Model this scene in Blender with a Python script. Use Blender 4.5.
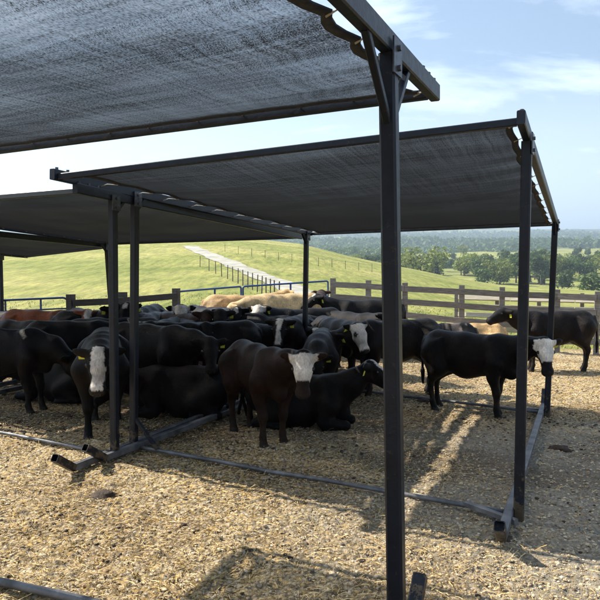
import bpy, math, random
import numpy as np
from mathutils import Vector, Matrix
R = math.radians
random.seed(7); rng = np.random.default_rng(7)
S = bpy.context.scene
C = S.collection
for o in list(bpy.data.objects): bpy.data.objects.remove(o)

# ------------------------------------------------------------ camera
F = 660.0; HORIZ = 274.0; CAMZ = 1.95
PITCH = math.atan((300 - HORIZ) / F) * 1.0
cam = bpy.data.cameras.new('camera'); camo = bpy.data.objects.new('camera', cam); C.objects.link(camo)
camo.location = (0, 0, CAMZ); camo.rotation_euler = (math.pi/2 - PITCH, 0, 0)
cam.sensor_width = 36; cam.lens = 36 * F / 600; cam.clip_start = 0.05; cam.clip_end = 20000
S.camera = camo
S.render.resolution_x = 1024; S.render.resolution_y = 1024

# ------------------------------------------------------------ sky and sun
SUN_EL = R(43.0); SUN_AZ = R(-66.0)          # azimuth from +Y, clockwise
sd = Vector((math.sin(SUN_AZ)*math.cos(SUN_EL), math.cos(SUN_AZ)*math.cos(SUN_EL), math.sin(SUN_EL)))
W = bpy.data.worlds.new("World"); S.world = W; W.use_nodes = True
nt = W.node_tree; nt.nodes.clear()
N = nt.nodes.new; L = nt.links.new
sky = N('ShaderNodeTexSky'); sky.sky_type = 'NISHITA'; sky.sun_disc = False
sky.sun_elevation = SUN_EL; sky.sun_rotation = SUN_AZ % (2*math.pi); sky.air_density = 1.0; sky.dust_density = .3; sky.ozone_density = 2.0
tc = N('ShaderNodeTexCoord'); sep = N('ShaderNodeSeparateXYZ'); L(tc.outputs['Generated'], sep.inputs[0])
# cloud plane coordinates: direction / (z + c)
zz = N('ShaderNodeMath'); zz.operation = 'ADD'; zz.inputs[1].default_value = 0.12; L(sep.outputs[2], zz.inputs[0])
zm = N('ShaderNodeMath'); zm.operation = 'MAXIMUM'; zm.inputs[1].default_value = 0.05; L(zz.outputs[0], zm.inputs[0])
dx = N('ShaderNodeMath'); dx.operation = 'DIVIDE'; L(sep.outputs[0], dx.inputs[0]); L(zm.outputs[0], dx.inputs[1])
dy = N('ShaderNodeMath'); dy.operation = 'DIVIDE'; L(sep.outputs[1], dy.inputs[0]); L(zm.outputs[0], dy.inputs[1])
cmb = N('ShaderNodeCombineXYZ'); L(dx.outputs[0], cmb.inputs[0]); L(dy.outputs[0], cmb.inputs[1])
mp = N('ShaderNodeMapping'); mp.inputs['Rotation'].default_value = (0, 0, R(20)); mp.inputs['Scale'].default_value = (0.75, 1.5, 1); mp.inputs['Location'].default_value = (3.3, 1.9, 0)
L(cmb.outputs[0], mp.inputs[0])
n1 = N('ShaderNodeTexNoise'); n1.inputs['Scale'].default_value = 1.1; n1.inputs['Detail'].default_value = 9; n1.inputs['Roughness'].default_value = .62; n1.inputs['Distortion'].default_value = .5
L(mp.outputs[0], n1.inputs['Vector'])
r1 = N('ShaderNodeValToRGB'); r1.color_ramp.elements[0].position = .47; r1.color_ramp.elements[0].color = (.04,.04,.04,1); r1.color_ramp.elements[1].position = .68; r1.color_ramp.elements[1].color = (.85,.85,.85,1)
L(n1.outputs[0], r1.inputs[0])
# thicker thin cloud towards the horizon
hz = N('ShaderNodeMapRange'); hz.inputs['From Min'].default_value = .30; hz.inputs['From Max'].default_value = .04; hz.inputs['To Min'].default_value = 0.0; hz.inputs['To Max'].default_value = .82
L(sep.outputs[2], hz.inputs[0])
mx = N('ShaderNodeMath'); mx.operation = 'MAXIMUM'; L(r1.outputs[0], mx.inputs[0]); L(hz.outputs[0], mx.inputs[1])
mix = N('ShaderNodeMixRGB'); L(mx.outputs[0], mix.inputs[0]); L(sky.outputs[0], mix.inputs[1]); mix.inputs[2].default_value = (9.6, 10.6, 12.0, 1)
bg = N('ShaderNodeBackground'); bg.inputs[1].default_value = 0.075
wo = N('ShaderNodeOutputWorld'); L(mix.outputs[0], bg.inputs[0]); L(bg.outputs[0], wo.inputs[0])
sun = bpy.data.lights.new('sun', 'SUN'); sun.energy = 5.0; sun.angle = R(.53); sun.color = (1.0, .94, .83)
suno = bpy.data.objects.new('sun', sun); C.objects.link(suno); suno.rotation_euler = sd.to_track_quat('Z', 'Y').to_euler()
S.view_settings.view_transform = 'Standard'; S.view_settings.look = 'None'; S.view_settings.gamma = 1; S.view_settings.exposure = 1.2
S.render.engine = 'CYCLES'
S.cycles.volume_step_rate = 4; S.cycles.volume_bounces = 0; S.cycles.transparent_max_bounces = 12; S.cycles.max_bounces = 6

# ------------------------------------------------------------ helpers
def tag(o, label=None, cat=None, group=None, kind=None):
    if label: o['label'] = label
    if cat: o['category'] = cat
    if group: o['group'] = group
    if kind: o['kind'] = kind
    return o
def mesh_np(name, V, Fc, mat, parent=None, smooth=True, col=None):
    """V (n,3) array, Fc (m,k) int array with k = 3 or 4"""
    V = np.asarray(V, np.float32); Fc = np.asarray(Fc, np.int32)
    me = bpy.data.meshes.new(name); k = Fc.shape[1]
    me.vertices.add(len(V)); me.vertices.foreach_set('co', V.ravel())
    me.loops.add(Fc.size); me.loops.foreach_set('vertex_index', Fc.ravel())
    me.polygons.add(len(Fc)); me.polygons.foreach_set('loop_start', np.arange(0, Fc.size, k, dtype=np.int32))
    me.polygons.foreach_set('use_smooth', np.full(len(Fc), smooth))
    me.update(calc_edges=True)
    if col is not None:
        a = me.color_attributes.new('Col', 'FLOAT_COLOR', 'POINT')
        c4 = np.ones((len(V), 4), np.float32); c4[:, :3] = col; a.data.foreach_set('color', c4.ravel())
    me.materials.append(mat)
    o = bpy.data.objects.new(name, me); C.objects.link(o)
    if parent: o.parent = parent
    return o
class MB:
    def __init__(s): s.v = []; s.f = []
    def add(s, vs, fs):
        b = len(s.v); s.v += [tuple(v) for v in vs]; s.f += [tuple(i + b for i in f) for f in fs]
    def box(s, c, d, M=None):
        x, y, z = d[0]/2, d[1]/2, d[2]/2
        vs = [Vector((sx*x, sy*y, sz*z)) for sx in (-1,1) for sy in (-1,1) for sz in (-1,1)]
        if M: vs = [M @ v for v in vs]
        c = Vector(c); s.add([v + c for v in vs], [(0,1,3,2),(4,6,7,5),(0,4,5,1),(2,3,7,6),(0,2,6,4),(1,5,7,3)])
    def bar(s, p, q, w, h=None, up=(0,0,1), ch=.12, hollow=False):
        """square tube with chamfered corners; hollow leaves an open recessed end at q"""
        h = h or w; p = Vector(p); q = Vector(q); d = (q-p).normalized(); up = Vector(up)
        if abs(d.dot(up)) > .95: up = Vector((V2[0], V2[1], 0))
        a = d.cross(up).normalized(); b = a.cross(d).normalized()
        c = ch*min(w, h); W2, H2 = w/2, h/2
        pr = [(W2-c,-H2),(W2,-H2+c),(W2,H2-c),(W2-c,H2),(-W2+c,H2),(-W2,H2-c),(-W2,-H2+c),(-W2+c,-H2)]
        r = [[e + a*x + b*y for x, y in pr] for e in (p, q)]
        s.add(r[0]+r[1], [(i,(i+1)%8,8+(i+1)%8,8+i) for i in range(8)] + [tuple(range(7,-1,-1))] + ([] if hollow else [tuple(range(8,16))]))
        if hollow:
            r2 = [[q + a*x*.86 + b*y*.86 for x, y in pr], [q - d*.06 + a*x*.86 + b*y*.86 for x, y in pr]]
            s.add(r[1]+r2[0]+r2[1], [(i,(i+1)%8,8+(i+1)%8,8+i) for i in range(8)]+[(8+i,8+(i+1)%8,16+(i+1)%8,16+i) for i in range(8)]+[tuple(range(16,24))])
    def tube(s, pts, r, n=8, cap=True):
        pts = [Vector(p) for p in pts]; rs = r if isinstance(r, (list, tuple)) else [r]*len(pts); rings = []
        a0 = None
        for i, p in enumerate(pts):
            d = (pts[min(i+1, len(pts)-1)] - pts[max(i-1, 0)]).normalized()
            if a0 is None: a0 = d.orthogonal().normalized()
            a = (a0 - d*a0.dot(d)).normalized(); a0 = a; b = d.cross(a)
            rings.append([p + (a*math.cos(t)+b*math.sin(t))*rs[i] for t in [2*math.pi*k/n for k in range(n)]])
        fs = [(j*n+i, j*n+(i+1)%n, (j+1)*n+(i+1)%n, (j+1)*n+i) for j in range(len(pts)-1) for i in range(n)]
        if cap: fs += [tuple(range(n-1,-1,-1)), tuple(range((len(pts)-1)*n, len(pts)*n))]
        s.add([v for r_ in rings for v in r_], fs)
    def build(s, name, mat, parent=None, smooth=False):
        me = bpy.data.meshes.new(name); me.from_pydata(s.v, [], s.f); me.materials.append(mat)
        if smooth: me.polygons.foreach_set('use_smooth', [True]*len(me.polygons))
        me.update(); o = bpy.data.objects.new(name, me); C.objects.link(o)
        if parent: o.parent = parent; o.matrix_parent_inverse = Matrix.Translation(-Vector(parent.location))
        return o
def empty(name, loc, label, cat, group=None):
    o = bpy.data.objects.new(name, None); C.objects.link(o); o.location = loc; o.empty_display_size = .2
    return tag(o, label, cat, group)
V2 = Vector((.40, .917)).normalized(); U2 = Vector((-.90, .43)).normalized()
def ray(px, py):
    d = Vector((px-300, F*math.cos(PITCH) + (300-py)*math.sin(PITCH), -F*math.sin(PITCH) + (300-py)*math.cos(PITCH)))
    return d
def atd(px, py, depth):
    d = ray(px, py); return Vector((0,0,CAMZ)) + d*(depth/d.y)
def g0(px, py):
    d = ray(px, py); return Vector((0,0,CAMZ)) + d*(-CAMZ/d.z)

# value noise in numpy
def vnoise(x, y, seed=0):
    xi = np.floor(x).astype(np.int64); yi = np.floor(y).astype(np.int64); fx = x-xi; fy = y-yi
    fx = fx*fx*(3-2*fx); fy = fy*fy*(3-2*fy)
    def h(a, b):
        n = (a*374761393 + b*668265263 + seed*974711) & 0xffffffff
        n = ((n ^ (n >> 13))*1274126177) & 0xffffffff
        return ((n ^ (n >> 16)) & 0xffff)/65535.0
    return (h(xi,yi)*(1-fx)+h(xi+1,yi)*fx)*(1-fy) + (h(xi,yi+1)*(1-fx)+h(xi+1,yi+1)*fx)*fy
def fbm(x, y, s, o=4, seed=0):
    t = 0; a = 1; n = 0
    for i in range(o): t = t + a*(vnoise(x*s, y*s, seed+i)-.5); n += a; a *= .5; s *= 2.1
    return t/n

# ------------------------------------------------------------ materials
def mat(name, build):
    m = bpy.data.materials.new(name); m.use_nodes = True; t = m.node_tree
    b = t.nodes['Principled BSDF']; build(t, t.nodes.new, t.links.new, b); return m
def ramp(n, pts):
    r = n('ShaderNodeValToRGB'); e = r.color_ramp.elements
    while len(e) < len(pts): e.new(.5)
    for k, (p, c) in zip(e, pts): k.position = p; k.color = (*c, 1) if len(c) == 3 else c
    return r
def noise(n, l, vec, sc, det=5, rough=.55, dist=0):
    t = n('ShaderNodeTexNoise'); t.inputs['Scale'].default_value = sc; t.inputs['Detail'].default_value = det
    t.inputs['Roughness'].default_value = rough; t.inputs['Distortion'].default_value = dist
    if vec is not None: l(vec, t.inputs['Vector'])
    return t
def simple(name, c1, c2, sc=12, rough=.6, metal=0, bump=.0, bsc=60, spec=.5):
    def f(t, n, l, b):
        co = n('ShaderNodeTexCoord'); no = noise(n, l, co.outputs['Object'], sc)
        r = ramp(n, [(.3, c1), (.7, c2)]); l(no.outputs[0], r.inputs[0]); l(r.outputs[0], b.inputs['Base Color'])
        b.inputs['Roughness'].default_value = rough; b.inputs['Metallic'].default_value = metal; b.inputs['Specular IOR Level'].default_value = spec
        if bump:
            n2 = noise(n, l, co.outputs['Object'], bsc); bp = n('ShaderNodeBump'); bp.inputs['Strength'].default_value = bump; bp.inputs['Distance'].default_value = .01
            l(n2.outputs[0], bp.inputs['Height']); l(bp.outputs[0], b.inputs['Normal'])
    return mat(name, f)
M = {}
M['steel'] = simple('painted_steel', (.002,.004,.008), (.007,.011,.022), 9, .38, 0, .2, 40, .32)
def f_steel(t, n, l, b):
    co = n('ShaderNodeTexCoord'); ge = n('ShaderNodeNewGeometry'); sp = n('ShaderNodeSeparateXYZ'); l(ge.outputs['Position'], sp.inputs[0])
    no = noise(n, l, co.outputs['Object'], 9); r = ramp(n, [(.3, (.002,.004,.008)), (.7, (.007,.011,.022))]); l(no.outputs[0], r.inputs[0])
    w = noise(n, l, co.outputs['Object'], 22, 6, .7); wr = ramp(n, [(.60, (0,0,0)), (.68, (1,1,1))]); l(w.outputs[0], wr.inputs[0])
    m1 = n('ShaderNodeMixRGB'); l(wr.outputs[0], m1.inputs[0]); l(r.outputs[0], m1.inputs[1]); m1.inputs[2].default_value = (.035,.028,.024,1)
    mz = n('ShaderNodeMapRange'); mz.inputs['From Min'].default_value = .0; mz.inputs['From Max'].default_value = .75; mz.inputs['To Min'].default_value = .62; mz.inputs['To Max'].default_value = .30; l(sp.outputs[2], mz.inputs[0])
    gt = n('ShaderNodeMath'); gt.operation = 'GREATER_THAN'; n3 = noise(n, l, co.outputs['Object'], 14, 6, .7); l(n3.outputs[0], gt.inputs[0])
    iv = n('ShaderNodeMath'); iv.operation = 'SUBTRACT'; iv.inputs[0].default_value = 1.08; l(mz.outputs[0], iv.inputs[1]); l(iv.outputs[0], gt.inputs[1])
    m2 = n('ShaderNodeMixRGB'); l(gt.outputs[0], m2.inputs[0]); l(m1.outputs[0], m2.inputs[1]); m2.inputs[2].default_value = (.075,.055,.035,1); l(m2.outputs[0], b.inputs['Base Color'])
    rr = n('ShaderNodeMapRange'); rr.inputs['To Min'].default_value = .3; rr.inputs['To Max'].default_value = .55; l(w.outputs[0], rr.inputs[0]); l(rr.outputs[0], b.inputs['Roughness']); b.inputs['Specular IOR Level'].default_value = .32
    bp = n('ShaderNodeBump'); bp.inputs['Strength'].default_value = .25; bp.inputs['Distance'].default_value = .008; l(w.outputs[0], bp.inputs['Height']); l(bp.outputs[0], b.inputs['Normal'])
M['steel'] = mat('painted_steel', f_steel)
M['skid'] = simple('scuffed_steel', (.05,.05,.055), (.20,.20,.205), 6, .5, .2, .3, 50)
M['bolt'] = simple('bolt_steel', (.03,.035,.045), (.10,.11,.13), 30, .4, .6)
M['zinc'] = simple('bare_brace_steel', (.35,.36,.38), (.55,.56,.58), 20, .4, .5)
M['blue'] = simple('blue_paint', (.015,.05,.16), (.03,.085,.25), 7, .45)
M['tag'] = simple('tag_plastic', (.70,.74,.06), (.78,.80,.10), 20, .5)
M['eye'] = simple('eye', (.006,.005,.004), (.012,.009,.007), 5, .12)
M['dung'] = simple('dung', (.018,.010,.005), (.060,.034,.017), 30, .8, 0, .8, 60)
M['twine'] = simple('tie_cord', (.25,.23,.19), (.5,.47,.4), 40, .7)
M['wire'] = simple('fence_wire', (.12,.12,.12), (.2,.2,.2), 20, .5, .6)
def wood(name, c1, c2, c3):
    def f(t, n, l, b):
        co = n('ShaderNodeTexCoord'); mp_ = n('ShaderNodeMapping'); mp_.inputs['Scale'].default_value = (1.2, 1.2, 14); l(co.outputs['Object'], mp_.inputs[0])
        g = noise(n, l, mp_.outputs[0], 3.5, 8, .65, .6); r = ramp(n, [(.28, c1), (.52, c2), (.78, c3)]); l(g.outputs[0], r.inputs[0])
        oi = n('ShaderNodeObjectInfo'); h = n('ShaderNodeHueSaturation'); mr = n('ShaderNodeMapRange'); mr.inputs['To Min'].default_value = .75; mr.inputs['To Max'].default_value = 1.25
        l(oi.outputs['Random'], mr.inputs[0]); l(mr.outputs[0], h.inputs['Value']); l(r.outputs[0], h.inputs['Color']); l(h.outputs[0], b.inputs['Base Color'])
        b.inputs['Roughness'].default_value = .85
        bp = n('ShaderNodeBump'); bp.inputs['Strength'].default_value = .5; bp.inputs['Distance'].default_value = .01; l(g.outputs[0], bp.inputs['Height']); l(bp.outputs[0], b.inputs['Normal'])
    return mat(name, f)
M['wood'] = wood('weathered_wood', (.09,.078,.066), (.19,.17,.145), (.32,.29,.25))
M['wood_dark'] = wood('dark_weathered_wood', (.03,.027,.025), (.07,.062,.055), (.12,.105,.09))
M['wood_tan'] = wood('tan_wood', (.30,.25,.18), (.44,.38,.29), (.56,.50,.40))
# woven shade cloth: threads with open gaps; looking along it the gaps close
def f_cloth(t, n, l, b, open_=.12, fwd=.13, thick=.20):
    co = n('ShaderNodeTexCoord'); uv = n('ShaderNodeUVMap'); uv.uv_map = 'UVMap'
    m1 = n('ShaderNodeMapping'); m1.inputs['Rotation'].default_value = (0,0,.12); m1.inputs['Scale'].default_value = (.8, 22, 1); l(uv.outputs[0], m1.inputs[0])
    m2 = n('ShaderNodeMapping'); m2.inputs['Scale'].default_value = (34, 1.0, 1); l(uv.outputs[0], m2.inputs[0])
    s1 = noise(n, l, m1.outputs[0], 1.0, 6, .7); s2 = noise(n, l, m2.outputs[0], 1.0, 5, .65)
    m3 = n('ShaderNodeMapping'); m3.inputs['Scale'].default_value = (170, 70, 1); l(uv.outputs[0], m3.inputs[0])
    s3 = noise(n, l, m3.outputs[0], 1.0, 2, .6); m4 = n('ShaderNodeMapping'); m4.inputs['Rotation'].default_value = (0,0,.3); m4.inputs['Scale'].default_value = (.5, 2.2, 1); l(uv.outputs[0], m4.inputs[0]); s4 = noise(n, l, m4.outputs[0], 1.0, 3)
    a = n('ShaderNodeMath'); a.operation = 'ADD'; l(s1.outputs[0], a.inputs[0]); l(s2.outputs[0], a.inputs[1])
    g3 = n('ShaderNodeMath'); g3.operation = 'MULTIPLY_ADD'; g3.inputs[1].default_value = 2.0; g3.inputs[2].default_value = -.5; l(s3.outputs[0], g3.inputs[0])
    a2 = n('ShaderNodeMath'); a2.operation = 'ADD'; l(a.outputs[0], a2.inputs[0]); l(g3.outputs[0], a2.inputs[1])
    a3 = n('ShaderNodeMath'); a3.operation = 'ADD'; l(a2.outputs[0], a3.inputs[0]); l(s4.outputs[0], a3.inputs[1])
    mr = n('ShaderNodeMapRange'); mr.inputs['From Min'].default_value = 1.65; mr.inputs['From Max'].default_value = 2.4; mr.inputs['To Min'].default_value = .02; mr.inputs['To Max'].default_value = 1.0
    l(a3.outputs[0], mr.inputs[0])
    # gap closing with slant: open = 1 - k / cos
    lw = n('ShaderNodeNewGeometry'); dp = n('ShaderNodeVectorMath'); dp.operation = 'DOT_PRODUCT'; l(lw.outputs['Normal'], dp.inputs[0]); l(lw.outputs['Incoming'], dp.inputs[1])
    ab = n('ShaderNodeMath'); ab.operation = 'ABSOLUTE'; l(dp.outputs['Value'], ab.inputs[0])
    sl = n('ShaderNodeMapRange'); sl.inputs['From Min'].default_value = thick; sl.inputs['From Max'].default_value = .46; sl.inputs['To Min'].default_value = .0; sl.inputs['To Min'].default_value = .0; sl.inputs['To Max'].default_value = open_; sl.interpolation_type = 'SMOOTHSTEP'
    l(ab.outputs[0], sl.inputs[0])
    op = n('ShaderNodeMath'); op.operation = 'MULTIPLY'; l(mr.outputs[0], op.inputs[0]); l(sl.outputs[0], op.inputs[1])
    tr = n('ShaderNodeBsdfTransparent'); df = n('ShaderNodeBsdfDiffuse'); df.inputs[0].default_value = (.0075,.0072,.007,1)
    tl = n('ShaderNodeBsdfTranslucent'); tl.inputs[0].default_value = (.02,.02,.02,1)
    ad = n('ShaderNodeMixShader'); ad.inputs[0].default_value = .35; l(df.outputs[0], ad.inputs[1]); l(tl.outputs[0], ad.inputs[2])
    rf = n('ShaderNodeBsdfRefraction'); rf.inputs['IOR'].default_value = 1.02; rf.inputs['Roughness'].default_value = .62; rf.inputs['Color'].default_value = (.50,.50,.50,1)
    fsc = n('ShaderNodeMath'); fsc.operation = 'MULTIPLY'; fsc.inputs[1].default_value = fwd; l(mr.outputs[0], fsc.inputs[0])
    ad2 = n('ShaderNodeMixShader'); l(fsc.outputs[0], ad2.inputs[0]); l(ad.outputs[0], ad2.inputs[1]); l(rf.outputs[0], ad2.inputs[2])
    mxs = n('ShaderNodeMixShader'); l(op.outputs[0], mxs.inputs[0]); l(ad2.outputs[0], mxs.inputs[1]); l(tr.outputs[0], mxs.inputs[2])
    bp = n('ShaderNodeBump'); bp.inputs['Strength'].default_value = .3; bp.inputs['Distance'].default_value = .01; l(s1.outputs[0], bp.inputs['Height']); l(bp.outputs[0], df.inputs['Normal'])
    l(mxs.outputs[0], t.nodes['Material Output'].inputs['Surface'])
M['cloth'] = mat('knitted_shade_cloth', f_cloth)
M['cloth_worn'] = mat('worn_open_shade_cloth', lambda t, n, l, b: f_cloth(t, n, l, b, .34, .42, .14))
M['hem'] = simple('cloth_hem', (.012,.012,.014), (.035,.035,.04), 30, .8, 0, .4, 120)
def f_coat(t, n, l, b):
    at = n('ShaderNodeAttribute'); at.attribute_name = 'Col'; co = n('ShaderNodeTexCoord')
    mp_ = n('ShaderNodeMapping'); mp_.inputs['Scale'].default_value = (1, 1, .35); l(co.outputs['Object'], mp_.inputs[0])
    a = noise(n, l, mp_.outputs[0], 60, 6, .7); c = noise(n, l, co.outputs['Object'], 5, 4)
    r = ramp(n, [(.3, (.55,.55,.55)), (.7, (1.5,1.45,1.4))]); l(c.outputs[0], r.inputs[0])
    m_ = n('ShaderNodeMixRGB'); m_.blend_type = 'MULTIPLY'; m_.inputs[0].default_value = 1; l(at.outputs['Color'], m_.inputs[1]); l(r.outputs[0], m_.inputs[2])
    r2 = ramp(n, [(.35, (.7,.7,.7)), (.7, (1.25,1.25,1.25))]); l(a.outputs[0], r2.inputs[0])
    m2 = n('ShaderNodeMixRGB'); m2.blend_type = 'MULTIPLY'; m2.inputs[0].default_value = 1; l(m_.outputs[0], m2.inputs[1]); l(r2.outputs[0], m2.inputs[2])
    l(m2.outputs[0], b.inputs['Base Color'])
    b.inputs['Roughness'].default_value = .46; b.inputs['Specular IOR Level'].default_value = .10
    bp = n('ShaderNodeBump'); bp.inputs['Strength'].default_value = .8; bp.inputs['Distance'].default_value = .014; l(a.outputs[0], bp.inputs['Height']); l(bp.outputs[0], b.inputs['Normal'])
M['coat'] = mat('cattle_coat', f_coat)
def leafmat(name, c1, c2, c3):
    def f(t, n, l, b):
        g = n('ShaderNodeNewGeometry'); oi = n('ShaderNodeObjectInfo'); co = n('ShaderNodeTexCoord')
        r = ramp(n, [(0, c1), (.5, c2), (1, c3)])
        l(g.outputs['Random Per Island'], r.inputs[0])
        h = n('ShaderNodeHueSaturation'); mr = n('ShaderNodeMapRange'); mr.inputs['To Min'].default_value = .7; mr.inputs['To Max'].default_value = 1.3
        l(oi.outputs['Random'], mr.inputs[0]); l(mr.outputs[0], h.inputs['Value']); l(r.outputs[0], h.inputs['Color'])
        l(h.outputs[0], b.inputs['Base Color']); b.inputs['Roughness'].default_value = .7
        tl = n('ShaderNodeBsdfTranslucent'); l(h.outputs[0], tl.inputs[0]); ms = n('ShaderNodeMixShader'); ms.inputs[0].default_value = .35
        l(b.outputs[0], ms.inputs[1]); l(tl.outputs[0], ms.inputs[2]); l(ms.outputs[0], t.nodes['Material Output'].inputs['Surface'])
    return mat(name, f)
M['leaf'] = leafmat('leaves', (.045,.08,.018), (.075,.12,.026), (.12,.17,.035))
M['leaf_light'] = leafmat('light_leaves', (.13,.16,.03), (.20,.24,.045), (.28,.31,.07))
M['leaf_dark'] = leafmat('dark_needles', (.015,.03,.012), (.03,.05,.02), (.045,.07,.028))
M['bark'] = simple('bark', (.06,.045,.035), (.13,.10,.08), 8, .9)
M['stone'] = simple('stone', (.22,.19,.15), (.46,.41,.33), 3, .85)
def rnd_island(name, cols, rough=.85):
    def f(t, n, l, b):
        g = n('ShaderNodeNewGeometry'); r = ramp(n, [(i/(len(cols)-1), c) for i, c in enumerate(cols)]); l(g.outputs['Random Per Island'], r.inputs[0]); l(r.outputs[0], b.inputs['Base Color'])
        b.inputs['Roughness'].default_value = rough
    return mat(name, f)
M['stones'] = rnd_island('gravel_stones', [(.11,.075,.045), (.44,.33,.19), (.18,.14,.10), (.64,.54,.36), (.34,.21,.10), (.50,.44,.34), (.48,.33,.15)])
M['straw'] = rnd_island('straw_stalks', [(.52,.34,.11), (.68,.49,.20), (.26,.16,.06), (.74,.57,.28), (.38,.24,.09), (.58,.42,.20), (.16,.10,.05)], .7)
M['grass'] = rnd_island('grass_blades', [(.19,.205,.045), (.24,.245,.06), (.31,.285,.09), (.20,.21,.05)], .8)
M['gravel_road'] = simple('road_gravel', (.20,.19,.13), (.46,.43,.37), .9, .9, 0, .4, 20)
def f_ground(t, n, l, b):
    at = n('ShaderNodeAttribute'); at.attribute_name = 'Col'; sp = n('ShaderNodeSeparateColor'); l(at.outputs['Color'], sp.inputs[0])
    co = n('ShaderNodeTexCoord'); P = co.outputs['Object']
    # pen: trodden straw and gravel
    a = noise(n, l, P, 0.9, 6, .6); r = ramp(n, [(.30, (.36,.225,.085)), (.48, (.55,.385,.165)), (.66, (.64,.49,.25))]); l(a.outputs[0], r.inputs[0])
    vo = n('ShaderNodeTexVoronoi'); vo.inputs['Scale'].default_value = 34; l(P, vo.inputs['Vector'])
    vr = ramp(n, [(0, (1.3,1.25,1.2)), (.45, (.95,.95,.95)), (.85, (.30,.27,.24))]); l(vo.outputs['Distance'], vr.inputs[0])
    hs = n('ShaderNodeHueSaturation'); l(r.outputs[0], hs.inputs['Color'])
    vs = n('ShaderNodeSeparateColor'); l(vo.outputs['Color'], vs.inputs[0]); mr = n('ShaderNodeMapRange'); mr.inputs['To Min'].default_value = .35; mr.inputs['To Max'].default_value = 1.35
    l(vs.outputs[0], mr.inputs[0]); l(mr.outputs[0], hs.inputs['Value']); mr2 = n('ShaderNodeMapRange'); mr2.inputs['To Min'].default_value = .55; mr2.inputs['To Max'].default_value = 1.1; l(vs.outputs[1], mr2.inputs[0]); l(mr2.outputs[0], hs.inputs['Saturation'])
    m1 = n('ShaderNodeMixRGB'); m1.blend_type = 'MULTIPLY'; m1.inputs[0].default_value = 1.0; l(hs.outputs[0], m1.inputs[1]); l(vr.outputs[0], m1.inputs[2])
    # greyer gravel, mask in blue channel
    gn = noise(n, l, P, 26, 4, .7); gr = ramp(n, [(.3, (.17,.145,.105)), (.55, (.37,.33,.26)), (.75, (.58,.53,.44))]); l(gn.outputs[0], gr.inputs[0])
    m2 = n('ShaderNodeMixRGB'); l(sp.outputs[2], m2.inputs[0]); l(m1.outputs[0], m2.inputs[1]); l(gr.outputs[0], m2.inputs[2])
    # manure, damp dirt and painted shade under the herd, mask in green channel
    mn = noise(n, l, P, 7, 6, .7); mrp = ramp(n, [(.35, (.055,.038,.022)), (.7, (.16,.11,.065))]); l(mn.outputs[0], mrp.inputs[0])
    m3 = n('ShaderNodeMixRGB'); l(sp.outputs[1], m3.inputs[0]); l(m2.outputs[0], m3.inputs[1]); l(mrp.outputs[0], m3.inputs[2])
    # pasture
    p1 = noise(n, l, P, .09, 7, .62, .4); pr = ramp(n, [(.30, (.15,.18,.036)), (.46, (.235,.25,.066)), (.60, (.32,.305,.10)), (.75, (.41,.37,.15))]); l(p1.outputs[0], pr.inputs[0])
    mpp = n('ShaderNodeMapping'); mpp.inputs['Scale'].default_value = (1, .16, 1); l(P, mpp.inputs[0])
    p2 = noise(n, l, mpp.outputs[0], 2.2, 9, .82); p2r = ramp(n, [(.36, (.42,.48,.40)), (.5, (.95,.95,.95)), (.64, (1.5,1.42,1.3))]); l(p2.outputs[0], p2r.inputs[0])
    m4 = n('ShaderNodeMixRGB'); m4.blend_type = 'MULTIPLY'; m4.inputs[0].default_value = .9; l(pr.outputs[0], m4.inputs[1]); l(p2r.outputs[0], m4.inputs[2])
    m45 = n('ShaderNodeMixRGB'); l(sp.outputs[1], m45.inputs[0]); l(m4.outputs[0], m45.inputs[1]); m45.inputs[2].default_value = (.05,.075,.022,1)
    m5 = n('ShaderNodeMixRGB'); l(sp.outputs[0], m5.inputs[0]); l(m45.outputs[0], m5.inputs[1]); l(m3.outputs[0], m5.inputs[2])
    l(m5.outputs[0], b.inputs['Base Color']); b.inputs['Roughness'].default_value = .95; b.inputs['Specular IOR Level'].default_value = .2
    bn = noise(n, l, P, 45, 5, .7); bp = n('ShaderNodeBump'); bp.inputs['Strength'].default_value = 1.0; bp.inputs['Distance'].default_value = .03
    l(bn.outputs[0], bp.inputs['Height']); l(bp.outputs[0], b.inputs['Normal'])
M['ground'] = mat('ground', f_ground)

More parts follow.
